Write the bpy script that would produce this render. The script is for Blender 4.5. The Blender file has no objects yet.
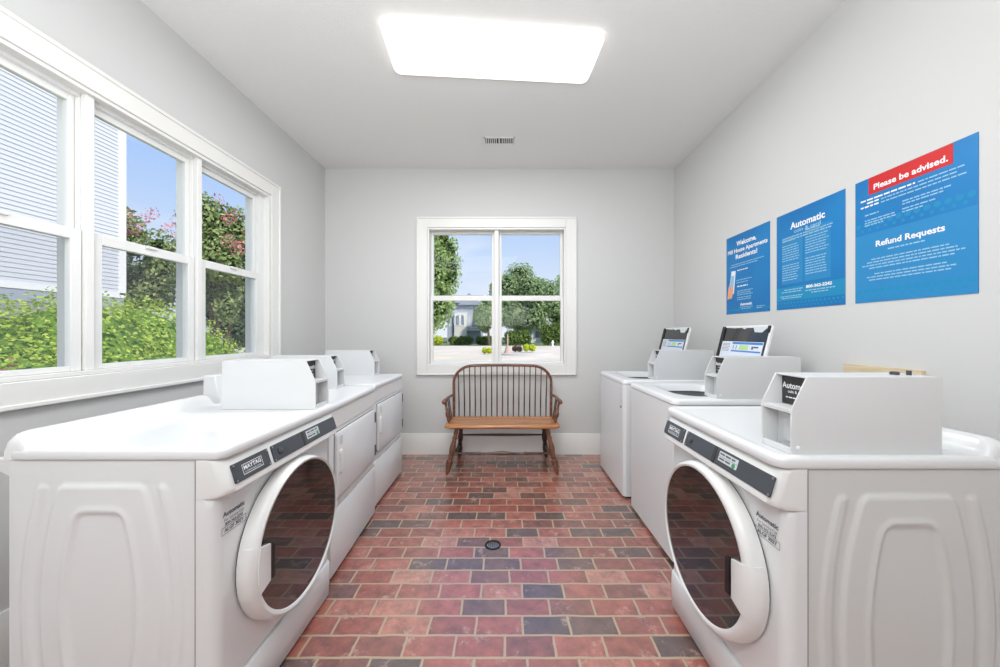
import bpy, bmesh, math, random
from mathutils import Vector, Matrix
R = math.radians
PI = math.pi
rng = random.Random(7)
C = bpy.context.scene.collection
sc = bpy.context.scene

# ------------------------------------------------------------------ helpers
def lin(r, g, b):
    def f(c):
        c /= 255.0
        return c / 12.92 if c <= 0.04045 else ((c + 0.055) / 1.055) ** 2.4
    return (f(r), f(g), f(b), 1.0)

class MB:
    """collects geometry for ONE mesh object"""
    def __init__(self):
        self.v = []; self.f = []
    def add(self, vs, fs, M=None):
        o = len(self.v)
        for p in vs:
            p = Vector(p)
            self.v.append(M @ p if M is not None else p)
        for f in fs:
            self.f.append([i + o for i in f])
        return self
    def box(self, x0, x1, y0, y1, z0, z1, M=None):
        vs = [(x0,y0,z0),(x1,y0,z0),(x1,y1,z0),(x0,y1,z0),(x0,y0,z1),(x1,y0,z1),(x1,y1,z1),(x0,y1,z1)]
        fs = [(0,3,2,1),(4,5,6,7),(0,1,5,4),(1,2,6,5),(2,3,7,6),(3,0,4,7)]
        return self.add(vs, fs, M)
    def loft(self, loops, cap0=True, cap1=True, closed=True, M=None):
        n = len(loops[0]); vs = [p for l in loops for p in l]; fs = []
        for k in range(len(loops) - 1):
            for i in range(n if closed else n - 1):
                j = (i + 1) % n
                fs.append((k*n+i, k*n+j, (k+1)*n+j, (k+1)*n+i))
        if cap0: fs.append(tuple(reversed(range(n))))
        if cap1: fs.append(tuple((len(loops)-1)*n + i for i in range(n)))
        return self.add(vs, fs, M)
    def lathe(self, prof, seg=24, M=None, cap0=True, cap1=True):
        """prof: (radius, height) about local z"""
        loops = [[(r*math.cos(2*PI*i/seg), r*math.sin(2*PI*i/seg), h) for i in range(seg)] for r, h in prof]
        return self.loft(loops, cap0, cap1, True, M)
    def tube(self, pts, rad, seg=8, closed=False):
        pts = [Vector(p) for p in pts]; n = len(pts); loops = []
        up = Vector((0.13, 0.31, 0.94)).normalized(); prev = None
        for i, p in enumerate(pts):
            if closed: t = pts[(i+1) % n] - pts[i-1]
            else: t = pts[min(i+1, n-1)] - pts[max(i-1, 0)]
            t.normalize()
            if prev is None:
                a = t.cross(up)
                if a.length < 1e-4: a = t.cross(Vector((1,0,0)))
            else:
                a = prev - t * prev.dot(t)
            a.normalize(); prev = a; b = t.cross(a)
            r = rad[i] if isinstance(rad, (list, tuple)) else rad
            loops.append([p + a*r*math.cos(2*PI*k/seg) + b*r*math.sin(2*PI*k/seg) for k in range(seg)])
        if closed: loops.append(loops[0]); return self.loft(loops, False, False)
        return self.loft(loops)
    def prism(self, prof, x0, x1, M=None):
        """prof: (y,z) polygon extruded along x"""
        return self.loft([[(x0, y, z) for y, z in prof], [(x1, y, z) for y, z in prof]], M=M)
    def build(self, name, mat, parent=None, smooth=True, bevel=0, ang=35, segs=2):
        me = bpy.data.meshes.new(name)
        me.from_pydata([tuple(p) for p in self.v], [], self.f)
        bm = bmesh.new(); bm.from_mesh(me)
        bmesh.ops.recalc_face_normals(bm, faces=bm.faces)
        bm.to_mesh(me); bm.free()
        me.materials.append(mat)
        if smooth:
            me.shade_smooth()
            me.set_sharp_from_angle(angle=R(ang))
        ob = bpy.data.objects.new(name, me); C.objects.link(ob)
        if parent is not None: ob.parent = parent
        if bevel:
            b = ob.modifiers.new('bevel', 'BEVEL'); b.width = bevel; b.segments = segs
            b.limit_method = 'ANGLE'; b.angle_limit = R(40); b.harden_normals = False
        return ob

def rr(x0, x1, y0, y1, r, z, n=5):
    """rounded rectangle loop in xy"""
    out = []
    for cx, cy, a0 in ((x1-r, y1-r, 0), (x0+r, y1-r, 90), (x0+r, y0+r, 180), (x1-r, y0+r, 270)):
        for i in range(n + 1):
            a = R(a0 + 90*i/n); out.append((cx + r*math.cos(a), cy + r*math.sin(a), z))
    return out

def rrf(x0, x1, y0, y1, r, z, n=5):
    """plan loop with rounded front corners and square back corners"""
    out = []
    for cx, cy, a0, q in ((x1, y1, 0, 0), (x0, y1, 90, 0), (x0+r, y0+r, 180, r), (x1-r, y0+r, 270, r)):
        for i in range(n + 1):
            a = R(a0 + 90*i/n); out.append((cx + q*math.cos(a), cy + q*math.sin(a), z))
        if q == 0: del out[-n:]
    return out

def rrp(x0, x1, z0, z1, r, y, n=5):
    return [(a, y, b) for a, b, _ in rr(x0, x1, z0, z1, r, 0, n)]

def axis_matrix(p0, p1):
    p0 = Vector(p0); d = Vector(p1) - p0
    return Matrix.Translation(p0) @ d.to_track_quat('Z', 'Y').to_matrix().to_4x4(), d.length

def tag(o, label, cat, group=None, kind=None):
    o['label'] = label; o['category'] = cat
    if group: o['group'] = group
    if kind: o['kind'] = kind
    return o
def empty(name, loc=(0,0,0), rz=0):
    o = bpy.data.objects.new(name, None); C.objects.link(o)
    o.empty_display_size = 0.1
    o.location = loc; o.rotation_euler = (0, 0, rz); return o
def struct(name, mb, mat, parent=None, **k):
    o = mb.build(name, mat, parent, **k); o['kind'] = 'structure'
    return o
def copy_tree(o, parent=None):
    c = o.copy(); C.objects.link(c)
    if parent is not None: c.parent = parent
    for ch in list(o.children): copy_tree(ch, c)
    return c

_tc = {}
def text_geo(body, size, bold=0.0, align='CENTER', shear=0.0, width=None):
    """flat lettering in local x (right) / y (up), as verts and faces"""
    cu = bpy.data.curves.new('lettering', 'FONT')
    cu.body = body; cu.size = size; cu.align_x = align; cu.offset = bold; cu.shear = shear
    cu.resolution_u = 3
    ob = bpy.data.objects.new('lettering', cu); C.objects.link(ob)
    dg = bpy.context.evaluated_depsgraph_get(); dg.update()
    me = bpy.data.meshes.new_from_object(ob.evaluated_get(dg))
    vs = [v.co.copy() for v in me.vertices]; fs = [tuple(p.vertices) for p in me.polygons]
    bpy.data.objects.remove(ob); bpy.data.meshes.remove(me); bpy.data.curves.remove(cu)
    if width and vs:
        xs = [v.x for v in vs]; k = width / (max(xs) - min(xs))
        for v in vs: v.x *= k
    return vs, fs

def put_text(mb, body, x, z, size, y=0.0, M=None, **k):
    """lettering on a face that looks along local -y"""
    vs, fs = text_geo(body, size, **k)
    T = Matrix.Translation((x, y, z)) @ Matrix.Rotation(R(90), 4, 'X')
    mb.add(vs, fs, (M @ T) if M is not None else T)

def put_lines(mb, x0, x1, z, h, y, r, M=None, centre=False, frac=None):
    """one line of tiny unreadable print: word-length dashes"""
    L = (x1 - x0) * (frac if frac else 1.0)
    s = x0 + ((x1 - x0) - L) / 2 if centre else x0
    e = s + L; x = s
    while x < e - h:
        w = min(e - x, h * r.uniform(1.5, 5.5))
        mb.add([(x, y, z), (x+w, y, z), (x+w, y, z+h), (x, y, z+h)], [(0,1,2,3)], M)
        x += w + h * 0.7

# ------------------------------------------------------------------ materials
def mat(name, col, rough=0.5, metal=0.0, spec=0.5, emit=None, estr=0.0, coat=0.0):
    m = bpy.data.materials.new(name); m.use_nodes = True
    b = m.node_tree.nodes['Principled BSDF']
    b.inputs['Base Color'].default_value = col
    b.inputs['Roughness'].default_value = rough
    b.inputs['Metallic'].default_value = metal
    b.inputs['Specular IOR Level'].default_value = spec
    b.inputs['Coat Weight'].default_value = coat
    b.inputs['Coat Roughness'].default_value = 0.05
    if emit:
        b.inputs['Emission Color'].default_value = emit
        b.inputs['Emission Strength'].default_value = estr
    return m
def nodes(m): return m.node_tree.nodes, m.node_tree.links
def add_noise_bump(m, scale, strength, dist=0.002, detail=4):
    N, L = nodes(m); b = N['Principled BSDF']
    tc = N.new('ShaderNodeTexCoord'); n = N.new('ShaderNodeTexNoise'); bp = N.new('ShaderNodeBump')
    n.inputs['Scale'].default_value = scale; n.inputs['Detail'].default_value = detail
    bp.inputs['Strength'].default_value = strength; bp.inputs['Distance'].default_value = dist
    L.new(tc.outputs['Object'], n.inputs['Vector']); L.new(n.outputs['Fac'], bp.inputs['Height'])
    L.new(bp.outputs['Normal'], b.inputs['Normal']); return m
def add_vary(m, c1, c2, scale, detail=3, stretch=(1,1,1)):
    N, L = nodes(m); b = N['Principled BSDF']
    tc = N.new('ShaderNodeTexCoord'); mp = N.new('ShaderNodeMapping'); n = N.new('ShaderNodeTexNoise'); cr = N.new('ShaderNodeValToRGB')
    mp.inputs['Scale'].default_value = stretch
    n.inputs['Scale'].default_value = scale; n.inputs['Detail'].default_value = detail
    cr.color_ramp.elements[0].color = c1; cr.color_ramp.elements[0].position = 0.35
    cr.color_ramp.elements[1].color = c2; cr.color_ramp.elements[1].position = 0.65
    L.new(tc.outputs['Object'], mp.inputs['Vector']); L.new(mp.outputs['Vector'], n.inputs['Vector'])
    L.new(n.outputs['Fac'], cr.inputs['Fac']); L.new(cr.outputs['Color'], b.inputs['Base Color']); return m

M_wall = add_noise_bump(mat('wall_paint', lin(210,210,209), 0.85, spec=0.2), 220, 0.05)
M_ceil = add_noise_bump(mat('ceiling_paint', lin(234,234,233), 0.9, spec=0.2), 140, 0.45, 0.004)
M_trim = mat('trim_paint', lin(234,233,230), 0.42)
M_vinyl = mat('window_vinyl', lin(230,230,228), 0.4)
M_white = add_noise_bump(mat('white_enamel', lin(226,227,228), 0.28, coat=0.25), 6, 0.02)
M_white2 = mat('white_plastic', lin(229,229,228), 0.33, coat=0.15)
M_side = mat('enamel_side', lin(226,227,228), 0.34)
M_side_r = mat('enamel_side_shaded', lin(212,212,211), 0.36)  # greyer enamel: the right washer's dimmer side is put into the colour
M_box = mat('coin_box_paint', lin(213,214,215), 0.38)
M_seam = mat('dark_seam', lin(70,70,72), 0.7)
M_seamg = mat('grey_seam', lin(138,138,140), 0.7)
M_char = mat('charcoal_panel', lin(70,74,80), 0.4)
M_gloss = mat('black_gloss', lin(26,27,29), 0.12, coat=0.5)
M_black = mat('black_rubber', lin(18,18,19), 0.45)
M_print = mat('print_white', lin(238,240,244), 0.5)
M_ink = mat('print_grey', lin(96,96,102), 0.6)
M_label = mat('label_paper', lin(205,212,214), 0.5)
M_green = mat('label_green', lin(60,150,100), 0.5)
M_steel = mat('steel', lin(170,170,168), 0.3, metal=1.0)
M_hinge = mat('hinge_metal', lin(84,84,88), 0.4, metal=0.6)
M_glass_door = mat('door_glass', (0.010, 0.008, 0.008, 1), 0.03, spec=0.8, coat=0.75)
M_glass_door.node_tree.nodes['Principled BSDF'].inputs['IOR'].default_value = 1.48
M_blue = add_vary(mat('poster_blue', lin(2,118,185), 0.45), lin(0,110,177), lin(14,127,192), 2.2, 1)
M_blue2 = mat('poster_blue_light', lin(36,134,192), 0.45)
M_dot = mat('poster_dot', lin(10,138,186), 0.45)
M_red = mat('poster_red', lin(204,28,30), 0.45)
M_pale = mat('poster_pale_print', lin(150,196,226), 0.5)
M_skin = mat('printed_hand', lin(232,165,130), 0.5)
M_screenblue = mat('sticker_blue', lin(60,130,205), 0.4)
M_sticker = mat('sticker_white', lin(222,228,240), 0.4)
M_stgreen = mat('sticker_green', lin(185,218,150), 0.4)
M_wood = add_vary(mat('bench_wood', lin(104,62,42), 0.32, coat=0.35), lin(84,48,34), lin(126,78,52), 9, 5, (0.35,4,4))
M_seatwood = add_vary(mat('bench_seat_wood', lin(170,105,60), 0.28, coat=0.4), lin(156,96,54), lin(208,146,92), 7, 5, (0.5,7,7))
M_darkwood = add_vary(mat('bench_dark_wood', lin(62,40,34), 0.35, coat=0.3), lin(46,30,27), lin(84,52,40), 9, 4)
M_pine = add_vary(mat('raw_board', lin(214,196,164), 0.7), lin(206,186,152), lin(222,206,176), 12, 4, (6,0.6,6))
M_light = mat('diffuser', lin(255,252,244), 0.5, emit=(1.0, 0.975, 0.93, 1), estr=1.15)
M_siding = mat('white_siding', lin(204,206,211), 0.6)
M_band = mat('grey_band', lin(160,166,178), 0.7)
M_found = mat('foundation', lin(150,150,150), 0.9)
M_roof = add_vary(mat('shingle', lin(140,138,142), 0.9), lin(126,124,128), lin(156,154,158), 4, 6)
M_bluegrey = mat('blue_grey_siding', lin(158,165,178), 0.75)
M_cream = mat('cream_siding', lin(210,206,196), 0.75)
M_hwin = mat('house_window_glass', lin(120,130,145), 0.1)
M_pave = add_vary(mat('parking_pavement', lin(206,194,176), 0.9), lin(198,186,168), lin(214,202,184), 0.35, 6)
M_grass = add_vary(mat('grass', lin(96,112,64), 0.95), lin(84,100,56), lin(112,124,76), 1.5, 6)
M_bark = add_vary(mat('bark', lin(86,72,58), 0.9), lin(66,54,44), lin(108,92,76), 12, 5)
M_kerb = mat('kerb_concrete', lin(196,190,182), 0.9)
M_tan = mat('weathered_tan', lin(176,158,142), 0.85)
M_rock = add_vary(mat('rock', lin(104,92,90), 0.9), lin(82,72,72), lin(124,112,108), 6, 5)

def leaf_mat(name, c1, c2, c3=None):
    m = bpy.data.materials.new(name); m.use_nodes = True
    N, L = nodes(m); N.clear()
    out = N.new('ShaderNodeOutputMaterial'); d = N.new('ShaderNodeBsdfDiffuse'); t = N.new('ShaderNodeBsdfTranslucent')
    mx = N.new('ShaderNodeMixShader'); g = N.new('ShaderNodeNewGeometry'); cr = N.new('ShaderNodeValToRGB')
    mx.inputs[0].default_value = 0.35
    cr.color_ramp.elements[0].color = c1; cr.color_ramp.elements[1].color = c2
    if c3:
        e = cr.color_ramp.elements.new(0.93); e.color = c2
        cr.color_ramp.elements[-1].color = c3
    L.new(g.outputs['Random Per Island'], cr.inputs[0])
    L.new(cr.outputs[0], d.inputs[0]); L.new(cr.outputs[0], t.inputs[0])
    L.new(d.outputs[0], mx.inputs[1]); L.new(t.outputs[0], mx.inputs[2]); L.new(mx.outputs[0], out.inputs[0])
    return m
L_hedge = leaf_mat('hedge_leaf', lin(146,176,66), lin(208,222,112))
L_myrtle = leaf_mat('myrtle_leaf', lin(106,130,78), lin(182,194,136))
L_dark = leaf_mat('evergreen_leaf', lin(66,88,62), lin(118,138,100))
L_tree = leaf_mat('tree_leaf', lin(116,146,84), lin(184,204,134))
L_oak = leaf_mat('oak_leaf', lin(116,144,100), lin(182,200,148))
L_bush = leaf_mat('bush_leaf', lin(80,108,54), lin(140,160,86))
L_lime = leaf_mat('lime_leaf', lin(180,196,40), lin(224,232,96))
L_brown = leaf_mat('brown_leaf', lin(92,74,66), lin(132,110,96))
L_pink = leaf_mat('pink_blossom', lin(222,120,128), lin(242,176,178))
L_rose = leaf_mat('rose_blossom', lin(190,120,120), lin(226,160,160))

def pane_mat(name, tint, refl):
    m = bpy.data.materials.new(name); m.use_nodes = True
    N, L = nodes(m); N.clear()
    out = N.new('ShaderNodeOutputMaterial'); t = N.new('ShaderNodeBsdfTransparent'); g = N.new('ShaderNodeBsdfGlossy')
    lw = N.new('ShaderNodeLayerWeight'); pw = N.new('ShaderNodeMath'); pw.operation = 'POWER'; pw.inputs[1].default_value = 5
    ma = N.new('ShaderNodeMath'); ma.operation = 'MULTIPLY_ADD'; ma.inputs[1].default_value = 0.96*refl; ma.inputs[2].default_value = 0.04*refl
    mx = N.new('ShaderNodeMixShader')
    t.inputs[0].default_value = tint; g.inputs['Roughness'].default_value = 0.02
    L.new(lw.outputs['Facing'], pw.inputs[0]); L.new(pw.outputs[0], ma.inputs[0]); L.new(ma.outputs[0], mx.inputs[0])
    L.new(t.outputs[0], mx.inputs[1]); L.new(g.outputs[0], mx.inputs[2]); L.new(mx.outputs[0], out.inputs[0])
    return m
M_pane = pane_mat('window_glass', (0.98,0.985,0.985,1), 0.12)
def mesh_screen():
    m = bpy.data.materials.new('insect_mesh'); m.use_nodes = True
    N, L = nodes(m); N.clear()
    out = N.new('ShaderNodeOutputMaterial'); t = N.new('ShaderNodeBsdfTransparent'); d = N.new('ShaderNodeBsdfDiffuse')
    d.inputs[0].default_value = (0.22,0.23,0.24,1); mx = N.new('ShaderNodeMixShader'); mx.inputs[0].default_value = 0.22
    L.new(t.outputs[0], mx.inputs[1]); L.new(d.outputs[0], mx.inputs[2]); L.new(mx.outputs[0], out.inputs[0])
    return m
M_screen = mesh_screen()

def brick_mat():
    m = mat('brick_paving', (0.3,0.1,0.08,1), 0.42, coat=1.0)
    m.node_tree.nodes['Principled BSDF'].inputs['Coat Roughness'].default_value = 0.23
    m.node_tree.nodes['Principled BSDF'].inputs['Coat IOR'].default_value = 2.1
    N, L = nodes(m); b = N['Principled BSDF']
    tc = N.new('ShaderNodeTexCoord'); sep = N.new('ShaderNodeSeparateXYZ')
    nz = N.new('ShaderNodeTexNoise'); nz.inputs['Scale'].default_value = 9; nz.inputs['Detail'].default_value = 3
    L.new(tc.outputs['Object'], nz.inputs['Vector'])
    wob = N.new('ShaderNodeVectorMath'); wob.operation = 'MULTIPLY_ADD'
    wob.inputs[1].default_value = (0.012,0.012,0); wob.inputs[2].default_value = (0,0,0)
    L.new(nz.outputs['Color'], wob.inputs[0])
    ad = N.new('ShaderNodeVectorMath'); ad.operation = 'ADD'
    L.new(tc.outputs['Object'], ad.inputs[0]); L.new(wob.outputs[0], ad.inputs[1]); L.new(ad.outputs[0], sep.inputs[0])
    def mth(op, a, bb=None, c=None):
        n = N.new('ShaderNodeMath'); n.operation = op
        for i, x in enumerate((a, bb, c)):
            if x is None: continue
            if isinstance(x, (int, float)): n.inputs[i].default_value = x
            else: L.new(x, n.inputs[i])
        return n.outputs[0]
    Lx, Py = 0.2065, 0.1032
    v = mth('DIVIDE', mth('ADD', sep.outputs['Y'], 0.047), Py); row = mth('FLOOR', v)
    wr = N.new('ShaderNodeTexWhiteNoise'); wr.noise_dimensions = '1D'; L.new(row, wr.inputs['W'])
    jit = mth('MULTIPLY', mth('SUBTRACT', wr.outputs['Value'], 0.5), 0.24)
    off = mth('ADD', mth('MULTIPLY', mth('MODULO', mth('ABSOLUTE', row), 2.0), 0.5), jit)
    u = mth('ADD', mth('DIVIDE', sep.outputs['X'], Lx), off); col = mth('FLOOR', u)
    fu = mth('SUBTRACT', u, col); fv = mth('SUBTRACT', v, row)
    du = mth('MULTIPLY', mth('MINIMUM', fu, mth('SUBTRACT', 1.0, fu)), Lx)
    dv = mth('MULTIPLY', mth('MINIMUM', fv, mth('SUBTRACT', 1.0, fv)), Py)
    dist = mth('MINIMUM', du, dv)
    mask = N.new('ShaderNodeMapRange'); mask.interpolation_type = 'SMOOTHSTEP'
    mask.inputs['From Min'].default_value = 0.0036; mask.inputs['From Max'].default_value = 0.0066
    L.new(dist, mask.inputs['Value'])
    cid = N.new('ShaderNodeCombineXYZ'); L.new(col, cid.inputs[0]); L.new(row, cid.inputs[1])
    wn = N.new('ShaderNodeTexWhiteNoise'); wn.noise_dimensions = '3D'; L.new(cid.outputs[0], wn.inputs['Vector'])
    cr = N.new('ShaderNodeValToRGB'); cr.color_ramp.interpolation = 'LINEAR'
    E = cr.color_ramp.elements
    E[0].position = 0.0; E[0].color = lin(86,66,62)
    E[1].position = 1.0; E[1].color = lin(180,124,108)
    for p, c in ((0.08, lin(98,70,64)), (0.18, lin(116,72,62)), (0.32, lin(136,74,62)), (0.52, lin(152,80,66)), (0.72, lin(160,86,72)), (0.88, lin(168,98,82))):
        e = E.new(p); e.color = c
    L.new(wn.outputs['Value'], cr.inputs[0])
    n2 = N.new('ShaderNodeTexNoise'); n2.inputs['Scale'].default_value = 16; n2.inputs['Detail'].default_value = 10; n2.inputs['Roughness'].default_value = 0.7
    shift = N.new('ShaderNodeVectorMath'); shift.operation = 'ADD'
    L.new(tc.outputs['Object'], shift.inputs[0]); L.new(wn.outputs['Color'], shift.inputs[1]); L.new(shift.outputs[0], n2.inputs['Vector'])
    mr = N.new('ShaderNodeMapRange'); mr.inputs['From Min'].default_value = 0.3; mr.inputs['From Max'].default_value = 0.7
    mr.inputs['To Min'].default_value = 0.50; mr.inputs['To Max'].default_value = 1.48
    L.new(n2.outputs['Fac'], mr.inputs['Value'])
    mul = N.new('ShaderNodeMix'); mul.data_type = 'RGBA'; mul.blend_type = 'MULTIPLY'; mul.inputs[0].default_value = 1.0
    comb = N.new('ShaderNodeCombineXYZ')
    for i in range(3): L.new(mr.outputs[0], comb.inputs[i])
    L.new(cr.outputs[0], mul.inputs[6]); L.new(comb.outputs[0], mul.inputs[7])
    # pale worn flecks
    n3 = N.new('ShaderNodeTexNoise'); n3.inputs['Scale'].default_value = 9; n3.inputs['Detail'].default_value = 10; n3.inputs['Roughness'].default_value = 0.75
    L.new(tc.outputs['Object'], n3.inputs['Vector'])
    fl = N.new('ShaderNodeMapRange'); fl.inputs['From Min'].default_value = 0.57; fl.inputs['From Max'].default_value = 0.69; fl.inputs['To Max'].default_value = 0.8
    L.new(n3.outputs['Fac'], fl.inputs['Value'])
    mf = N.new('ShaderNodeMix'); mf.data_type = 'RGBA'; L.new(fl.outputs[0], mf.inputs[0])
    L.new(mul.outputs[2], mf.inputs[6]); mf.inputs[7].default_value = lin(206,170,156)
    mo = N.new('ShaderNodeMix'); mo.data_type = 'RGBA'; L.new(mask.outputs[0], mo.inputs[0])
    mo.inputs[6].default_value = lin(180,156,128); L.new(mf.outputs[2], mo.inputs[7])
    L.new(mo.outputs[2], b.inputs['Base Color'])
    rg = N.new('ShaderNodeMapRange'); rg.inputs['To Min'].default_value = 0.75; rg.inputs['To Max'].default_value = 0.40
    L.new(mask.outputs[0], rg.inputs['Value']); L.new(rg.outputs[0], b.inputs['Roughness'])
    hs = mth('ADD', mth('MULTIPLY', mask.outputs[0], 1.0), mth('MULTIPLY', n2.outputs['Fac'], 0.35))
    bp = N.new('ShaderNodeBump'); bp.inputs['Strength'].default_value = 0.55; bp.inputs['Distance'].default_value = 0.004
    L.new(hs, bp.inputs['Height']); L.new(bp.outputs['Normal'], b.inputs['Normal'])
    return m
M_brick = brick_mat()

# ------------------------------------------------------------------ room shell
XL, XR, YB, YR, ZC = -1.938, 1.800, 3.747, -1.5, 3.057
T = 0.16
struct('floor', MB().box(XL-T, XR+T, YR-T, YB+T, -0.10, 0.0), M_brick, smooth=False)
struct('ceiling', MB().box(XL-T, XR+T, YR-T, YB+T, ZC, ZC+0.12), M_ceil, smooth=False)
WL = (0.99, 2.862, 1.10, 2.42)       # left opening y0 y1 z0 z1
m = MB()
m.box(XL-T, XL, YR, WL[0], 0, ZC); m.box(XL-T, XL, WL[1], YB, 0, ZC)
m.box(XL-T, XL, WL[0], WL[1], 0, WL[2]); m.box(XL-T, XL, WL[0], WL[1], WL[3], ZC)
struct('wall_left', m, M_wall, smooth=False)
WB = (-0.84, 0.64, 0.95, 2.42)      # back opening x0 x1 z0 z1
m = MB()
m.box(XL-T, WB[0], YB, YB+T, 0, ZC); m.box(WB[1], XR+T, YB, YB+T, 0, ZC)
m.box(WB[0], WB[1], YB, YB+T, 0, WB[2]); m.box(WB[0], WB[1], YB, YB+T, WB[3], ZC)
struct('wall_back', m, M_wall, smooth=False)
struct('wall_right', MB().box(XR, XR+T, YR, YB, 0, ZC), M_wall, smooth=False)
struct('wall_rear', MB().box(XL-T, XR+T, YR-T, YR, 0, ZC), M_wall, smooth=False)
def base_prof(s): return [(0, 0), (s*0.018, 0), (s*0.018, 0.19), (s*0.012, 0.205), (s*0.010, 0.22), (0, 0.22)]
m = MB(); m.prism([(YB + y, z) for y, z in base_prof(-1)], XL+0.018, XR-0.018); struct('baseboard_back', m, M_trim)
m = MB(); m.loft([[(XL + y, yy, z) for y, z in base_prof(1)] for yy in (YR, YB)]); struct('baseboard_left', m, M_trim)
m = MB(); m.loft([[(XR + y, yy, z) for y, z in base_prof(-1)] for yy in (YR, YB)]); struct('baseboard_right', m, M_trim)

def frame_boxes(mb, a0, a1, b0, b1, wa, wb0, wb1, c0, c1, ax):
    """rectangular frame; a = horizontal axis, b = z, c = depth axis"""
    def bx(p0, p1, q0, q1):
        if ax == 'x': mb.box(p0, p1, c0, c1, q0, q1)
        else: mb.box(c0, c1, p0, p1, q0, q1)
    bx(a0, a0+wa, b0, b1); bx(a1-wa, a1, b0, b1)
    bx(a0+wa, a1-wa, b0, b0+wb0); bx(a0+wa, a1-wa, b1-wb1, b1)

# --- left triple window
w1 = empty('window_1', (XL, 1.935, WL[2])); w1['kind'] = 'structure'
def wpart(name, mb, mt, root, **k):
    o = mb.build(name, mt, None, **k); o.parent = root
    o.matrix_parent_inverse = Matrix.Translation(root.location).inverted(); return o
m = MB(); frame_boxes(m, WL[0]-0.10, WL[1]+0.102, WL[2]-0.098, WL[3]+0.10, 0.098, 0.098, 0.10, XL+0.0005, XL+0.022, 'y')
frame_boxes(m, WL[0]-0.115, WL[1]+0.112, WL[2]-0.108, WL[3]+0.112, 0.02, 0.02, 0.02, XL+0.0005, XL+0.030, 'y')
wpart('casing', m, M_trim, w1, bevel=0.004)
m = MB(); frame_boxes(m, WL[0]+0.001, WL[1]-0.001, WL[2]+0.001, WL[3]-0.001, 0.018, 0.018, 0.018, XL-T+0.01, XL+0.012, 'y')
wpart('jamb', m, M_trim, w1, bevel=0.002)
y0s = 1.053
frame_y = [y0s, y0s+0.585, y0s+1.17, y0s+1.755]
m = MB()
for yy in frame_y[1:3]:
    m.box(XL-T+0.02, XL-0.034, yy-0.020, yy+0.020, WL[2]+0.019, WL[3]-0.019)
    m.box(XL-0.034, XL-0.006, yy-0.017, yy+0.017, WL[2]+0.019, WL[3]-0.019)
wpart('mullion', m, M_trim, w1, bevel=0.003)
for e0, e1 in ((WL[0]+0.019, frame_y[0]+0.020), (frame_y[3]-0.020, WL[1]-0.019)):
    m = MB(); m.box(XL-T+0.02, XL-0.028, e0, e1, WL[2]+0.019, WL[3]-0.019)
    wpart('side_stop', m, M_vinyl, w1, bevel=0.002)
m = MB(); m.box(XL-T+0.02, XL-0.034, WL[0]+0.019, WL[1]-0.019, WL[3]-0.036, WL[3]-0.019)
wpart('head_stop', m, M_vinyl, w1, bevel=0.002)
for k in range(3):
    a0, a1 = frame_y[k]+0.021, frame_y[k+1]-0.021
    xu0, xu1 = XL-0.082, XL-0.054
    xl0, xl1 = XL-0.052, XL-0.022
    m = MB(); frame_boxes(m, a0, a1, 1.740, 2.388, 0.026, 0.037, 0.036, xu0, xu1, 'y')
    us = wpart('upper_sash', m, M_vinyl, w1, bevel=0.003)
    m = MB(); m.box(xu0+0.014, xu0+0.018, a0+0.024, a1-0.024, 1.774, 2.356)
    p = m.build('pane', M_pane, us)
    m = MB(); frame_boxes(m, a0, a1, 1.119, 1.768, 0.041, 0.024, 0.050, xl0, xl1, 'y')
    m.box(xl1-0.002, xl1+0.012, (a0+a1)/2-0.03, (a0+a1)/2+0.03, 1.752, 1.768)
    ls = wpart('lower_sash', m, M_vinyl, w1, bevel=0.003)
    m = MB(); m.box(xl0+0.016, xl0+0.02, a0+0.039, a1-0.039, 1.141, 1.720)
    p = m.build('pane', M_pane, ls)
    m = MB(); m.add([(xu0-0.012, a0+0.004, 1.125), (xu0-0.012, a1-0.004, 1.125), (xu0-0.012, a1-0.004, 1.75), (xu0-0.012, a0+0.004, 1.75)], [(0,1,2,3)])
    wpart('insect_screen', m, M_screen, w1, smooth=False)
# --- back double window
w2 = empty('window_2', (-0.1, YB, WB[2])); w2['kind'] = 'structure'
m = MB(); frame_boxes(m, WB[0]-0.10, WB[1]+0.10, WB[2]-0.095, WB[3]+0.10, 0.10, 0.095, 0.10, YB-0.020, YB-0.0005, 'x')
frame_boxes(m, WB[0]-0.113, WB[1]+0.113, WB[2]-0.104, WB[3]+0.112, 0.018, 0.018, 0.018, YB-0.028, YB-0.0005, 'x')
wpart('casing', m, M_trim, w2, bevel=0.004)
m = MB(); frame_boxes(m, WB[0]+0.001, WB[1]-0.001, WB[2]+0.001, WB[3]-0.001, 0.018, 0.012, 0.018, YB-0.010, YB+T-0.01, 'x')
wpart('jamb', m, M_trim, w2, bevel=0.002)
m = MB(); m.box(-0.126, -0.076, YB+0.03, YB+T-0.02, WB[2]+0.013, WB[3]-0.019); m.box(-0.121, -0.081, YB+0.015, YB+0.03, WB[2]+0.013, WB[3]-0.019)
wpart('mullion', m, M_trim, w2, bevel=0.002)
for (a0, a1) in ((WB[0]+0.02, -0.1265), (-0.0755, WB[1]-0.02)):
    m = MB(); frame_boxes(m, a0, a1, 1.66, 2.40, 0.028, 0.045, 0.026, YB+0.085, YB+0.12, 'x')
    us = wpart('upper_sash', m, M_vinyl, w2, bevel=0.003)
    m = MB(); m.box(a0+0.026, a1-0.026, YB+0.10, YB+0.104, 1.703, 2.376)
    p = m.build('pane', M_pane, us)
    m = MB(); frame_boxes(m, a0, a1, WB[2]+0.013, 1.695, 0.028, 0.03, 0.05, YB+0.044, YB+0.082, 'x')
    ls = wpart('lower_sash', m, M_vinyl, w2, bevel=0.003)
    m = MB(); m.box(a0+0.026, a1-0.026, YB+0.06, YB+0.064, 0.99, 1.648)
    p = m.build('pane', M_pane, ls)

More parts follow.
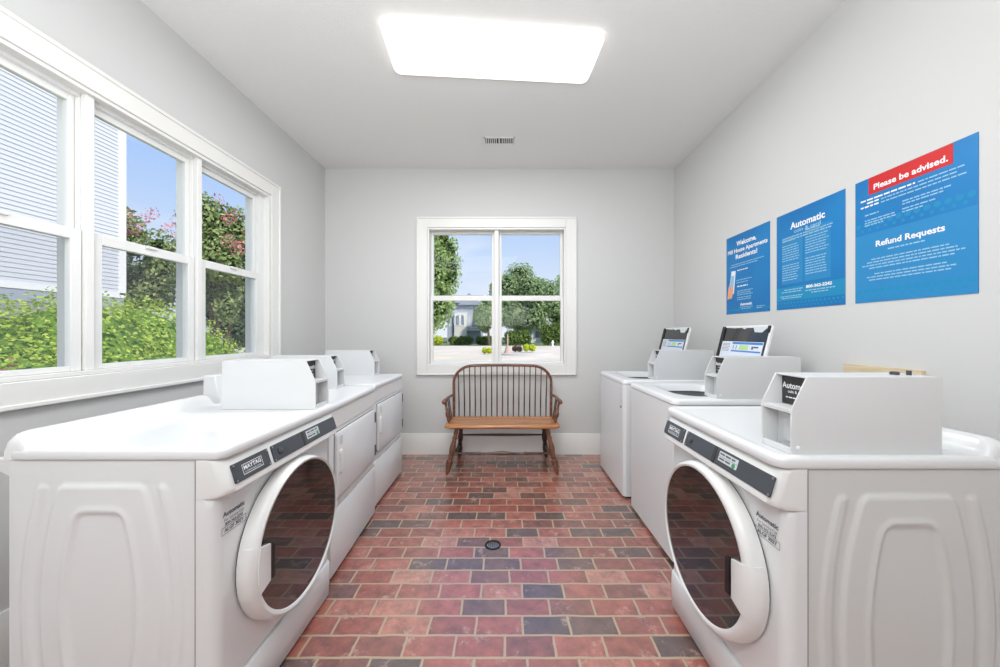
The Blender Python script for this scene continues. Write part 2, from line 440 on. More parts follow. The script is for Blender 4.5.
# ------------------------------------------------------------------ laundry machines
# local frame: front looks along -y, +x is the right hand of someone facing the machine
HW = 0.3415
def coin_box(parent, x0, x1, y0, y1, z0, z1, keyed=True):
    sl = 0.045
    def plate(a, b):
        pr = [(y0, z0), (y0, z0+0.13), (y0+sl, z1), (y1, z1), (y1, z0)]
        shell.prism(pr, a, b)
    shell = MB(); t = 0.005
    plate(x0, x0+t); plate(x1-t, x1)
    shell.box(x0+t, x1-t, y0+sl+0.001, y1, z1-t, z1-0.0002)          # top
    shell.box(x0+t, x1-t, y1-t, y1-0.0005, z0, z1-t)                  # back
    shell.box(x0+t, x1-t, y0+0.067, y0+0.072, z0+0.119, z1-t); shell.box(x0+t, x1-t, y0+0.050, y0+0.056, z0, z0+0.119)       # inner front
    shell.box(x0+t, x1-t, y0+0.002, y0+0.012, z0, z0+0.018)      # front lip
    box = shell.build('coin_box', M_box, parent, bevel=0.0012)
    m = MB(); m.box(x0+t, x1-t, y0+0.003, y0+0.067, z0+0.118, z0+0.130); m.build('shelf', M_box, box, bevel=0.001)
    m = MB(); m.box(x0+t+0.030, x1-t-0.012, y0+0.044, y0+0.050, z0+0.02, z0+0.105); m.build('coin_slide_cover', M_box, box, bevel=0.002)
    m = MB(); m.box(x0+t+0.001, x1-t-0.001, y0+0.063, y0+0.067, z0+0.131, z1-0.008); s = m.build('sign_plate', M_char_sign, box)
    s['label'] = 'black sign plate inside the upper opening'
    m = MB(); xc = (x0+x1)/2
    put_text(m, 'Automatic', xc, z0+0.180, 0.026, y=y0+0.0623, bold=0.0006, width=(x1-x0)*0.86)
    put_text(m, 'coin & card', xc, z0+0.166, 0.013, y=y0+0.0623, bold=0.0002)
    put_lines(m, x0+0.022, x1-0.022, z0+0.150, 0.0035, y0+0.0623, random.Random(3))
    l = m.build('lettering', M_print, box, smooth=False)
    l['label'] = 'white lettering reading Automatic'
    m = MB()
    Mx = Matrix.Translation((x1, y0+0.018, z0+0.022)) @ Matrix.Rotation(R(90), 4, 'Y'); m.lathe([(0.0055,0),(0.0055,0.002),(0.003,0.0035)], 12, Mx)
    m.build('screw', M_print, box)
    if keyed:
        m = MB(); m.lathe([(0.011,0),(0.011,0.008),(0.007,0.010)], 14, Matrix.Translation((xc, y1-0.07, z1-0.0004)))
        m.lathe([(0.006,0),(0.006,0.014)], 10, Matrix.Translation((xc+0.012, y1-0.04, z1-0.0004)))
        m.build('lock', M_hinge, box)
    return box
M_char_sign = mat('sign_black', lin(52,50,50), 0.5)

def emboss(y, z, yc):
    """pressed barrel ridges of the washer side, height in metres"""
    zc = 0.46
    def half(wt, wm, h): 
        q = max(-1, min(1, (z - zc) / h)); return wt + (wm - wt) * (1 - q*q)
    h = 0.0
    def ridge(d, w, a): return a * math.exp(-(d / w) ** 2)
    def sm(d, w):
        t = max(0.0, min(1.0, 0.5 - d / (2*w))); return t*t*(3-2*t)
    ay = abs(y - yc)
    az = abs(z - zc)
    # outer band
    def rnd(a, b, r):
        a += r; b += r
        return math.hypot(max(a, 0), max(b, 0)) + min(max(a, b), 0) - r
    d1 = rnd(ay - half(0.195, 0.245, 0.37), az - 0.372, 0.012); d1b = ay - half(0.168, 0.212, 0.37)
    h += 0.0045 * sm(d1, 0.005)
    h -= 0.0045 * sm(max(d1b, az - 0.372), 0.008)
    d2 = rnd(ay - half(0.130, 0.186, 0.37), az - 0.374, 0.022)
    h += 0.0060 * sm(d2, 0.007)
    d3 = rnd(ay - half(0.074, 0.116, 0.30), az - 0.302, 0.035)
    h += ridge(d3 + 0.004, 0.011, 0.0035)
    h -= 0.0035 * sm(d3 + 0.008, 0.010)
    return h * 1.3

def side_panel_mb(sign, y0, y1, z0, z1, x):
    ny, nz = 110, 130; mb = MB(); vs = []; fs = []
    for j in range(nz + 1):
        for i in range(ny + 1):
            yy = y0 + (y1 - y0)*i/ny; zz = z0 + (z1 - z0)*j/nz
            vs.append((x + sign*emboss(yy, zz, (y0+y1)/2), yy, zz))
    for j in range(nz):
        for i in range(ny):
            a = j*(ny+1)+i; fs.append((a, a+1, a+ny+2, a+ny+1))
    mb.add(vs, fs); return mb

def make_front_washer(name, hand, boxx, boxy, side_mat):
    """hand: -1 = door handle on local left, +1 = on local right"""
    root = empty(name)
    # cabinet
    yb = 0.625
    m = MB(); m.box(-HW+0.016, HW-0.016, 0.052, yb-0.0005, 0.022, 0.908); m.build('cabinet', M_white, root)
    for s in (-1, 1):
        pm = side_panel_mb(s, 0.0627, yb, 0.02, 0.9085, s*(HW-0.0045)); p = pm.build('side_panel', side_mat, root, ang=60)
    m = MB(); m.box(-HW-0.0004, HW+0.0004, 0.0596, 0.0622, 0.02, 0.9085); m.build('seam', M_seamg, root, smooth=False)
    for sx in (-0.3, 0.3):
        for sy in (0.09, 0.6):
            MB().lathe([(0.018,0),(0.018,0.012),(0.012,0.02)], 12, Matrix.Translation((sx, sy, 0.0))).build('foot', M_black, root)
    # front panel, rounded vertical edges
    def U(z, dy): return rrf(-HW, HW, dy, 0.0600, 0.034, z, 7)
    m = MB(); m.loft([U(0.182, 0.006), U(0.184, 0.001), U(0.25, 0.0), U(0.76, 0.0), U(0.786, 0.003), U(0.789, 0.009)])
    m.build('front_panel', M_white, root, ang=50)
    m = MB(); m.loft([U(0.012, 0.001), U(0.02, -0.008), U(0.12, -0.012), U(0.172, -0.010), U(0.178, -0.003)])
    m.build('kick_panel', M_white, root, ang=50)
    # sloped console
    def K(z, dy): return rrf(-HW+0.0003, HW-0.0003, dy, 0.0600, 0.034, z, 7)
    m = MB(); m.loft([K(0.7895, 0.004), K(0.790, -0.010), K(0.796, -0.032), K(0.806, -0.043), K(0.818, -0.042), K(0.895, -0.018), K(0.905, -0.010), K(0.9095, 0.002)])
    con = m.build('console', M_white2, root, ang=50)
    # frame of the slope
    tdir = Vector((0, 0.024, 0.077)).normalized(); n = Vector((0, -tdir.z, tdir.y))
    ps = 1.03 if hand > 0 else 1.0
    SM = Matrix(((ps,0,0,0),(0,-n.y,tdir.y,-0.0418),(0,-n.z,tdir.z,0.818),(0,0,0,1)))
    def panel(x0, x1, z0, z1, d, mt, nm, par, lab=None, r=0.004):
        mb = MB(); mb.loft([rrp(x0, x1, z0, z1, r, 0.001), rrp(x0, x1, z0, z1, r, -d)], M=SM)
        o = mb.build(nm, mt, par, bevel=0.0008)
        if lab: o['label'] = lab
        return o
    panel(-0.316, -0.152, 0.008, 0.068, 0.004, M_char, 'logo_plate', con, 'charcoal plate with white framed logo')
    panel(-0.134, 0.325, 0.008, 0.068, 0.003, M_char, 'control_panel', con, 'long charcoal control panel')
    panel(-0.134, 0.050, 0.009, 0.067, 0.0045, M_char, 'card_reader_cover', con)
    panel(0.052, 0.066, 0.008, 0.068, 0.005, M_gloss, 'slot', con, 'black vertical slot strip', 0.002)
    panel(0.082, 0.178, 0.026, 0.060, 0.0036, M_label, 'instruction_label', con, 'pale label with two rows of print', 0.002)
    m = MB()
    for q, zz in enumerate((0.040, 0.028)):
        pass
    m.box(0.084, 0.176, -0.0042, -0.0037, 0.0425, 0.0437, SM); put_lines(m, 0.088, 0.165, 0.049, 0.006, -0.0041, random.Random(5), SM)
    put_lines(m, 0.088, 0.145, 0.032, 0.006, -0.0041, random.Random(6), SM)
    m.build('label_print', M_ink, con, smooth=False)
    m = MB(); m.lathe([(0.008,0),(0.008,0.0006)], 16, SM @ Matrix.Translation((0.162, -0.0037, 0.034)) @ Matrix.Rotation(R(90), 4, 'X')); m.build('green_mark', M_green, con)
    m = MB(); m.lathe([(0.012,0),(0.012,0.004),(0.008,0.006)], 18, SM @ Matrix.Translation((-0.095, -0.0045, 0.040)) @ Matrix.Rotation(R(90), 4, 'X')); m.build('lock', M_char, con)
    for xx in (-0.309, -0.159, -0.127, 0.318):
        for zz in (0.014, 0.062):
            m = MB(); m.lathe([(0.0035,0),(0.0035,0.001),(0.0018,0.0016)], 8, SM @ Matrix.Translation((xx, -0.0045 if xx < 0 else -0.003, zz)) @ Matrix.Rotation(R(90), 4, 'X'))
            m.build('screw', M_steel, con)
    # logo: white outlined box with lettering
    m = MB(); xa, xb, za, zb, w = -0.279, -0.189, 0.0215, 0.0545, 0.002
    for (p, q, r_, s_) in ((xa, xb, za, za+w), (xa, xb, zb-w, zb), (xa, xa+w, za, zb), (xb-w, xb, za, zb)):
        m.add([(p,-0.0046,r_),(q,-0.0046,r_),(q,-0.0046,s_),(p,-0.0046,s_)], [(0,1,2,3)], SM)
    put_text(m, 'MAYTAG', -0.234, 0.0365, 0.0185, y=-0.0046, M=SM, bold=0.0006, width=0.078)
    put_text(m, 'COMMERCIAL', -0.234, 0.0262, 0.0075, y=-0.0046, M=SM, width=0.074)
    lo = m.build('logo_lettering', M_print, con, smooth=False); lo['label'] = 'white boxed logo lettering'
    # small badge recess under the console on the logo side
    m = MB(); m.box(-0.30, -0.15, -0.0035, 0.003, 0.776, 0.7865); m.build('grip_strip', M_white2, root, bevel=0.002)
    # lid with raised rear rim
    lw = HW + 0.004; y1 = 0.632
    L_ = [(0.0095+0.0, 0.909), (0.0, 0.912), (-0.002, 0.920), (-0.002, 0.934), (0.002, 0.941), (0.009, 0.945), (0.018, 0.945), (0.030, 0.9405), (0.05, 0.9395)]
    YL = -0.024
    m = MB(); m.loft([rr(-lw+i+0.002, lw-i-0.002, YL+i, y1-i, 0.034, z, 6) for i, z in L_])
    prof = [(0.545, 0.938), (0.560, 0.945), (0.574, 0.962), (0.584, 0.982), (0.594, 0.990), (0.616, 0.990), (0.627, 0.983), (0.632, 0.965), (0.632, 0.911)]
    loops = []
    for k in range(13):
        t = -1 + 2*k/12; xx = t * (lw - 0.003)
        e = 1.0
        if abs(t) > 0.93: e = {0: 0.62, 12: 0.62}.get(k, 1.0)
        loops.append([(xx, y, 0.911 + (z - 0.911)*e) for y, z in prof])
    xs = [-lw+0.002, -lw+0.006, -lw+0.02, -lw+0.04]; es = [0.45, 0.72, 0.94, 1.0]
    loops = [[(x_, y, 0.911 + (z - 0.911)*e) for y, z in prof] for x_, e in zip(xs, es)] + [[(-x_, y, 0.911 + (z - 0.911)*e) for y, z in prof] for x_, e in reversed(list(zip(xs, es)))]
    m.loft(loops); m.build('top', M_white, root, ang=50)
    # rear service cover seen beyond the cabinet
    m = MB(); m.prism([(0.6256, 0.84), (0.6256, 0.906), (0.70, 0.906), (0.70, 0.88)], -HW+0.02, HW-0.02); m.build('rear_cover', M_white, root, bevel=0.002)
    # door
    DZ, RO = 0.506, (0.283 if hand < 0 else 0.289)
    dx = 0.012 if hand < 0 else 0.0
    DM = Matrix.Translation((dx, 0, DZ)) @ Matrix.Rotation(R(90), 4, 'X')     # lathe z -> local -y, lathe y -> z
    cx = -hand * 0.012
    def ringloop(r, h, off): return [(r*math.cos(2*PI*i/72) + off, r*math.sin(2*PI*i/72), h) for i in range(72)]
    m = MB(); m.loft([ringloop(RO-0.006, 0.0005, 0), ringloop(RO-0.006, 0.008, 0), ringloop(RO-0.02, 0.010, 0)], M=DM); m.build('gasket', M_seam, root)
    P = [(RO-0.012,0.005,0),(RO,0.007,0),(RO+0.001,0.022,0),(RO-0.002,0.038,0),(RO-0.006,0.052,0),(RO-0.013,0.058,0.2),(0.271,0.0605,0.5),(0.2645,0.0580,1),(0.2618,0.0560,1),(0.2608,0.053,1),(0.260,0.040,1)]
    m = MB(); m.loft([ringloop(r, h, cx*k) for r, h, k in P], cap0=False, cap1=False, M=DM); dr = m.build('door_ring', M_white2, root, ang=60)
    m = MB(); m.loft([ringloop(r, h, cx) for r, h in ((0.2612,0.050),(0.2612,0.0542),(0.20,0.0546),(0.12,0.0549),(0.05,0.0550))], cap0=False, M=DM)
    g = m.build('door_glass', M_glass_door, dr, ang=80); g['label'] = 'dark round door glass'
    # handle: flared section of the ring with a straight inner edge
    m = MB(); loops = []; A = 17
    for k in range(15):
        a = R(-A + 2*A*k/14); ca, sa = math.cos(a), math.sin(a)
        ri = (0.196) / ca
        pts = [(ri, 0.046), (ri, 0.060), (ri+0.006, 0.065), (0.262, 0.0655), (RO-0.022, 0.0625), (RO-0.008, 0.0555), (RO+0.001, 0.040), (RO+0.0035, 0.022), (RO+0.002, 0.014), (RO-0.02, 0.012)]
        loops.append([(hand*r*ca, r*sa, h) for r, h in pts])
    m.loft(loops, M=DM); m.build('door_handle', M_white2, dr, ang=50)
    m = MB(); m.box(hand*0.172 - 0.012, hand*0.172 + 0.012, -0.060, -0.0555, DZ-0.07, DZ+0.05); m.build('latch', M_black, dr, bevel=0.002)
    # printed service sticker
    m = MB(); sx = hand*0.270; sz = 0.692
    put_text(m, 'Automatic', sx, sz+0.030, 0.021, y=-0.0012, bold=0.0006)
    put_text(m, 'For Service Call', sx, sz+0.014, 0.0125, y=-0.0012)
    put_text(m, '800-362-2242', sx, sz+0.001, 0.013, y=-0.0012, bold=0.0003)
    put_text(m, 'ALGF 302Y', sx, sz-0.0185, 0.0165, y=-0.0012, bold=0.0005)
    for (p, q, r_, s_) in ((sx-0.05, sx+0.05, sz-0.025, sz-0.0235), (sx-0.05, sx+0.05, sz-0.0035, sz-0.002), (sx-0.05, sx-0.0487, sz-0.025, sz-0.002), (sx+0.0487, sx+0.05, sz-0.025, sz-0.002)):
        m.add([(p,-0.0012,r_),(q,-0.0012,r_),(q,-0.0012,s_),(p,-0.0012,s_)], [(0,1,2,3)])
    st = m.build('service_sticker', M_ink, root, smooth=False); st['label'] = 'small grey printed service sticker'
    coin_box(root, boxx, boxx+0.12, boxy, boxy+0.432, 0.940, 1.165, hand > 0)
    return root

def make_dryer(name):
    root = empty(name)
    m = MB(); m.box(-HW, HW, 0.03, 0.645, 0.022, 0.884); m.build('cabinet', M_white, root, bevel=0.004)
    for sx in (-0.3, 0.3):
        for sy in (0.08, 0.6):
            MB().lathe([(0.018,0),(0.018,0.012),(0.012,0.023)], 12, Matrix.Translation((sx, sy, 0.0))).build('foot', M_black, root)
    lw = HW + 0.001
    m = MB(); m.loft([rr(-lw+i, lw-i, -0.004+i, 0.65-i, 0.02, z, 5) for i, z in ((0.004,0.8845),(0.0,0.888),(0.0,0.908),(0.004,0.916),(0.012,0.9195),(0.03,0.9195))])
    m.build('top', M_white, root, ang=50)
    m = MB(); m.loft([rrp(-HW+0.001, HW-0.001, 0.784, 0.883, 0.006, y) for y in (0.0305, 0.003)]); m.build('console', M_white2, root, bevel=0.003)
    m = MB(); m.loft([rrp(-HW+0.001, HW-0.001, 0.389, 0.780, 0.008, 0.0305), rrp(-HW+0.001, HW-0.001, 0.389, 0.780, 0.008, 0.012), rrp(-HW+0.012, HW-0.012, 0.400, 0.769, 0.008, 0.008)]); m.build('front_frame', M_white, root, ang=50)
    m = MB()
    m.loft([rrp(-0.288, 0.300, 0.412, 0.758, 0.016, 0.008), rrp(-0.288, 0.300, 0.412, 0.758, 0.016, -0.006), rrp(-0.280, 0.292, 0.420, 0.750, 0.014, -0.011)])
    d = m.build('door', M_white, root, ang=50)
    # moulded grip on the left of the door
    m = MB(); m.loft([rrp(-0.268, -0.232, 0.535, 0.665, 0.016, -0.010), rrp(-0.266, -0.234, 0.537, 0.663, 0.015, -0.020), rrp(-0.260, -0.240, 0.545, 0.655, 0.009, -0.023)])
    m.build('handle', M_white2, d, ang=50)
    m = MB(); m.box(-0.262, -0.225, -0.0118, -0.0105, 0.690, 0.738); s = m.build('sticker', M_label, d)
    for zz in (0.470, 0.700):
        m = MB(); m.box(0.302, 0.328, -0.009, 0.008, zz-0.035, zz+0.035); m.lathe([(0.005,0),(0.005,0.07)], 8, Matrix.Translation((0.302, -0.004, zz-0.035)))
        m.build('hinge', M_hinge, root, bevel=0.001)
    m = MB(); m.box(-HW+0.004, HW-0.004, 0.020, 0.0302, 0.7795, 0.7845); m.box(-0.292, 0.304, 0.0068, 0.0078, 0.408, 0.762); m.build('seam', M_seam, root)  # dark strips stand in for the shade in the console and door gaps
    m = MB(); m.box(0.307, 0.315, 0.0045, 0.0075, 0.560, 0.640); m.build('strike', M_hinge, root)
    m = MB(); m.loft([rrp(-HW+0.001, HW-0.001, 0.020, 0.346, 0.008, 0.0305), rrp(-HW+0.001, HW-0.001, 0.020, 0.346, 0.008, 0.006), rrp(-HW+0.006, HW-0.006, 0.026, 0.340, 0.008, 0.001)]); m.build('lower_panel', M_white, root, ang=50)
    m = MB(); m.box(-HW+0.001, HW-0.001, 0.022, 0.0305, 0.347, 0.388); m.box(-HW+0.003, HW-0.003, 0.012, 0.024, 0.352, 0.383); m.build('mid_rail', M_white2, root, bevel=0.003)
    m = MB(); m.prism([(0.555, 0.9205), (0.585, 1.075), (0.64, 1.075), (0.645, 0.9205)], -HW+0.004, 0.14); m.build('backguard', M_white, root, bevel=0.004)
    coin_box(root, 0.200, 0.320, 0.205, 0.640, 0.9190, 1.140, False)
    return root

def make_top_loader(name):
    root = empty(name); yb = 0.72
    m = MB(); m.loft([rr(-HW, HW, 0.0, yb, 0.03, z, 6) for z in (0.022, 0.026, 0.872)]); m.loft([rr(-HW, HW, 0.0, yb, 0.03, z, 6) for z in (0.872, 0.893)], False, False); m.build('cabinet', M_white, root, ang=50)
    for sx in (-0.3, 0.3):
        for sy in (0.06, 0.66):
            MB().lathe([(0.018,0),(0.018,0.012),(0.012,0.0225)], 12, Matrix.Translation((sx, sy, 0.0))).build('foot', M_black, root)
    lw = HW + 0.002
    n = 8
    def O(i, z, r=0.036): return rr(-lw+i, lw-i, -0.004+i, yb+0.004-i, r, z, n)
    def H(i, z): return rr(-0.255+i, 0.235-i, 0.105+i, 0.525-i, 0.13-i*0.5, z, n)
    m = MB(); m.loft([O(0.006,0.8935), O(0.0,0.897), O(0.0,0.914), O(0.004,0.923), O(0.014,0.927), O(0.03,0.927), H(-0.02,0.9265), H(-0.004,0.925), H(0.006,0.915), H(0.02,0.880)], cap0=False, cap1=False)
    m.build('top', M_white, root, ang=50)
    m = MB(); m.loft([H(0.0195,0.8805), H(0.035,0.876), H(0.05,0.874)], cap0=False, cap1=True); t = m.build('tub_opening', M_black, root); t['label'] = 'dark tub mouth under the open lid'
    # open lid leaning back on its hinge
    LM = Matrix.Translation((-0.026, 0.545, 0.930)) @ Matrix.Rotation(R(-14), 4, 'X')
    Wd, Hh = 0.232, 0.425
    m = MB(); m.loft([rrp(-Wd, Wd, 0, Hh, 0.02, 0.014), rrp(-Wd, Wd, 0, Hh, 0.02, 0.003), rrp(-Wd+0.005, Wd-0.005, 0.005, Hh-0.005, 0.018, 0.0)], M=LM)
    lid = m.build('lid', M_white, root, ang=50); lid['label'] = 'open lid leaning back, white rim'
    m = MB(); m.loft([rrp(-Wd+0.016, Wd-0.016, 0.02, Hh-0.014, 0.012, -0.0002), rrp(-Wd+0.016, Wd-0.016, 0.02, Hh-0.014, 0.012, -0.002)], M=LM); m.build('lid_window', M_gloss, lid)
    m = MB(); m.box(-Wd+0.006, -Wd+0.034, -0.010, -0.0005, 0.02, Hh-0.006, LM); m.build('lid_seal', M_black, lid, bevel=0.002)
    m = MB(); m.box(Wd-0.026, Wd-0.006, -0.008, -0.0005, Hh-0.05, Hh-0.006, LM); m.build('lid_catch', M_black, lid, bevel=0.002)
    # torn white sticker edge along the top of the glass
    m = MB()
    pts = [(-0.19,0),(-0.10,0.006),(-0.03,0.004),(0.0,0.014),(0.02,0.005),(0.08,0.006),(0.10,0.034),(0.165,0.036),(0.185,0.018),(0.205,0.004)]
    top = Hh-0.010
    vs = [(x, -0.0026, top) for x, _ in pts] + [(x, -0.0026, top-d-0.002) for x, d in pts]
    k = len(pts); m.add(vs, [(i, i+1, k+i+1, k+i) for i in range(k-1)], LM); m.build('torn_sticker', M_label, lid, smooth=False)
    def q(mb, x0, x1, z0, z1, y): mb.add([(x0,y,z0),(x1,y,z0),(x1,y,z1),(x0,y,z1)], [(0,1,2,3)], LM)
    m = MB(); q(m, -0.198, 0.200, 0.10, 0.315, -0.0026); s = m.build('instruction_sticker', M_sticker, lid, smooth=False); s['label'] = 'white and blue instruction sticker'
    m = MB(); q(m, -0.085, 0.195, 0.297, 0.312, -0.003); q(m, -0.085, 0.19, 0.246, 0.256, -0.003); m.build('blue_band', M_screenblue, lid, smooth=False)
    m = MB(); q(m, -0.01, 0.075, 0.260, 0.292, -0.003); m.build('green_patch', M_stgreen, lid, smooth=False)
    m = MB()
    m.add([(x, -0.003, z) for x, z in ((0.105,0.266),(0.122,0.266),(0.122,0.276),(0.165,0.276),(0.165,0.286),(0.105,0.286))], [tuple(range(6))], LM)
    m.build('sticker_icon', M_ink, lid, smooth=False)
    for xa in (-0.072, -0.042):
        m = MB(); q(m, xa, xa+0.006, 0.262, 0.290, -0.003); m.build('sticker_icon', M_ink, lid, smooth=False)
    m = MB()
    r = random.Random(2)
    for zz in (0.298, 0.288, 0.278, 0.268, 0.258, 0.248): put_lines(m, -0.185, -0.105, zz, 0.0035, -0.003, r, LM)
    m.build('sticker_print', M_ink, lid, smooth=False)
    # small stickers at the upper right of the front
    m = MB()
    for zz, h in ((0.835, 0.028), (0.790, 0.036), (0.735, 0.045)): m.add([(0.268,-0.0012,zz),(0.292,-0.0012,zz),(0.292,-0.0012,zz+h),(0.268,-0.0012,zz+h)], [(0,1,2,3)])
    m.build('front_sticker', M_label, root, smooth=False)
    m = MB(); m.lathe([(0.010,0),(0.010,0.003),(0.006,0.005)], 14, Matrix.Translation((0.288, -0.0008, 0.71)) @ Matrix.Rotation(R(90), 4, 'X')); m.build('front_plug', M_hinge, root)
    coin_box(root, 0.205, 0.327, 0.245, 0.712, 0.9262, 1.158, False)
    return root

RL, RRt = R(90), R(-90)
wl = make_front_washer('front_load_washer', -1, 0.221, 0.006, M_side)
wl.location = (-0.872, 1.392, 0); wl.rotation_euler.z = RL
tag(wl, 'white front-load washer with round dark glass door, under the left triple window', 'washing machine', 'front-load washers')
wr_ = make_front_washer('front_load_washer', 1, 0.198, 0.034, M_side_r)
wr_.location = (0.785, 1.322, 0); wr_.rotation_euler.z = RRt
tag(wr_, 'white front-load washer with round dark glass door, below the please be advised poster', 'washing machine', 'front-load washers')
d1 = make_dryer('tumble_dryer')
d1.location = (-0.915, 2.145, 0); d1.rotation_euler.z = RL + R(2.2)
tag(d1, 'white dryer standing right beside the left front-load washer', 'dryer', 'white dryers along the left wall')
d2 = copy_tree(d1); d2.location = (-0.958, 2.895, 0); d2.rotation_euler.z = RL
d2['label'] = 'white dryer nearest the back wall, past the other dryer'
t1 = make_top_loader('top_load_washer')
t1.location = (0.925, 2.268, 0); t1.rotation_euler.z = RRt
tag(t1, 'white top-load washer with lid propped open, right behind the right front-load washer', 'washing machine', 'top-load washers with open lids')
t2 = copy_tree(t1); t2.location = (0.912, 3.060, 0)
for ch in t2.children:
    if ch.name.startswith('lid'): ch.location = (-0.045, -0.035, 0)
t2['label'] = 'white top-load washer with lid propped open, closest to the back wall'

# ------------------------------------------------------------------ windsor bench
bench = empty('windsor_bench', (-0.036, 3.42, 0))
tag(bench, 'brown spindle-back wooden windsor bench under the back window', 'bench')
B = MB()
# seat: saddle board, front edge local y=-0.16, back 0.17 ; top z .44
loops = []
SW0, SW1, YF, YBk = 0.542, 0.525, -0.185, 0.20
def seat_loop(i, z): return rr(-SW0+i, SW0-i, YF+i, YBk-i, 0.05, z, 6)
B.loft([seat_loop(0.018, 0.402), seat_loop(0.004, 0.410), seat_loop(0.0, 0.422), seat_loop(0.004, 0.434), seat_loop(0.014, 0.441), seat_loop(0.05, 0.440), seat_loop(0.10, 0.434)])
B.build('seat', M_seatwood, bench, ang=60)
leg_prof = [(0,.010),(.03,.013),(.10,.018),(.20,.0235),(.27,.0255),(.30,.022),(.315,.0145),(.335,.0150),(.345,.021),(.365,.021),(.375,.015),(.44,.018),(.54,.024),(.62,.0215),(.72,.0150),(.76,.019),(.785,.019),(.80,.014),(.88,.017),(1,.015)]
def turned(mb, p0, p1, prof, seg=14):
    Mx, ln = axis_matrix(p0, p1); mb.lathe([(r, t*ln) for t, r in prof], seg, Mx)
legs = {}
for key, p0, p1 in (('fl', (-0.505,-0.215,0.0), (-0.425,-0.120,0.405)), ('fr', (0.505,-0.215,0.0), (0.425,-0.120,0.405)),
                    ('rl', (-0.455,0.245,0.0), (-0.415,0.135,0.405)), ('rr', (0.455,0.245,0.0), (0.415,0.135,0.405))):
    m = MB(); turned(m, p0, p1, [(t, r*1.22) for t, r in leg_prof]); m.build('leg', M_darkwood if key[0] == 'r' else M_wood, bench)
    legs[key] = (Vector(p0), Vector(p1))
def on(k, t): return legs[k][0].lerp(legs[k][1], t)
sprof = [(0,.008),(.08,.010),(.22,.012),(.28,.015),(.30,.010),(.40,.012),(.46,.017),(.5,.019),(.54,.017),(.60,.012),(.70,.010),(.72,.015),(.78,.012),(.92,.010),(1,.008)]
m = MB(); turned(m, on('fl', .44), on('fr', .44), sprof); m.build('front_stretcher', M_darkwood, bench)
m = MB(); turned(m, on('rl', .62), on('rr', .62), [(0,.008),(.1,.010),(.5,.013),(.9,.010),(1,.008)]); m.build('rear_stretcher', M_darkwood, bench)
for s in ('l', 'r'):
    m = MB(); turned(m, on('f'+s, .33), on('r'+s, .33), [(0,.008),(.2,.011),(.5,.016),(.8,.011),(1,.008)]); m.build('side_stretcher', M_darkwood, bench)
# bow
def by(z): return 0.165 + (z - 0.44) * 0.13
bow = []
bh, bw, bt = 0.955, 0.505, 0.17
bow.append((-0.497, by(0.43), 0.432))
for k in range(8): z = 0.47 + (bh-bt-0.47)*k/7; bow.append((-0.497 - 0.008*k/7, by(z), z))
for k in range(1, 12):
    a = PI/2*k/12; x = -(bw-0.20) - 0.20*math.cos(a); z = bh-bt + bt*math.sin(a); bow.append((x, by(z), z))
bow += [(x, by(bh), bh + 0.006*(1-(x/0.31)**2)) for x in (-0.305, -0.2, -0.1, 0.0)]
full = bow + [(-x, y, z) for x, y, z in reversed(bow[:-1])]
MB().tube(full, 0.0145, 10).build('back_bow', M_wood, bench, ang=80)
def bow_z(x):
    ax = abs(x)
    if ax <= bw-0.20: return bh + 0.006*(1-(ax/0.31)**2)
    q = min(1, (ax-(bw-0.20))/0.20); return bh-bt+bt*math.sqrt(max(0, 1-q*q))
for k in range(17):
    x = -0.452 + 0.904*k/16; z1 = bow_z(x*1.02) - 0.004
    m = MB(); m.tube([(x*0.985, 0.165, 0.430), (x*0.99, by(0.57), 0.57), (x*1.02, by(z1), z1)], [0.0062, 0.0075, 0.0052], 8); m.build('spindle', M_darkwood, bench, ang=80)
for s in (-1, 1):
    z = 0.660
    pts = [(s*0.503, by(z), z+0.004), (s*0.520, 0.12, z), (s*0.535, 0.03, z), (s*0.537, -0.06, z-0.002), (s*0.541, -0.12, z-0.006), (s*0.547, -0.145, z-0.016), (s*0.552, -0.150, z-0.030)]
    m = MB(); m.tube(pts, [0.012, 0.0135, 0.014, 0.0155, 0.021, 0.020, 0.012], 10); m.build('arm_rest', M_wood, bench, ang=80)
    m = MB(); turned(m, (s*0.505, -0.085, 0.435), (s*0.543, -0.085, z-0.008), [(0,.011),(.10,.013),(.16,.018),(.22,.014),(.30,.020),(.42,.022),(.52,.014),(.58,.012),(.62,.017),(.66,.011),(.85,.012),(1,.009)]); m.build('arm_post', M_wood, bench)
    for yy in (0.0, 0.075):
        m = MB(); m.tube([(s*0.502, yy, 0.434), (s*0.535, yy, z-0.006)], 0.0058, 8); m.build('arm_spindle', M_darkwood, bench)

# ------------------------------------------------------------------ posters on the right wall
ZP0, ZP1 = 1.444, 2.058
PH = ZP1 - ZP0; PW = 0.468
def poster_root(yc, label):
    m = MB(); m.box(-PW/2, PW/2, -0.003, 0.0, 0, PH)
    o = m.build('poster', M_blue, None, smooth=False)
    o.location = (XR - 0.0003, yc, ZP0); o.rotation_euler.z = RRt
    tag(o, label, 'poster', 'blue posters on the right wall'); return o
def quad(mb, x0, x1, z0, z1, y): mb.add([(x0,y,z0),(x1,y,z0),(x1,y,z1),(x0,y,z1)], [(0,1,2,3)])
def disc(mb, x, z, r, y):
    mb.add([(x + r*math.cos(2*PI*k/14), y, z + r*math.sin(2*PI*k/14)) for k in range(14)], [tuple(range(14))])
def dots(root, z, n, r0, r1, dz=0.030, y=-0.0034):
    m = MB()
    for k in range(n):
        x = -PW/2 + PW*(k+0.5)/n; disc(m, x, z, r0, y)
        if k < n-1: disc(m, x + PW/n*0.5, z - dz, r1, y)
    m.build('dot_band', M_dot, root, smooth=False)
YT = -0.0042
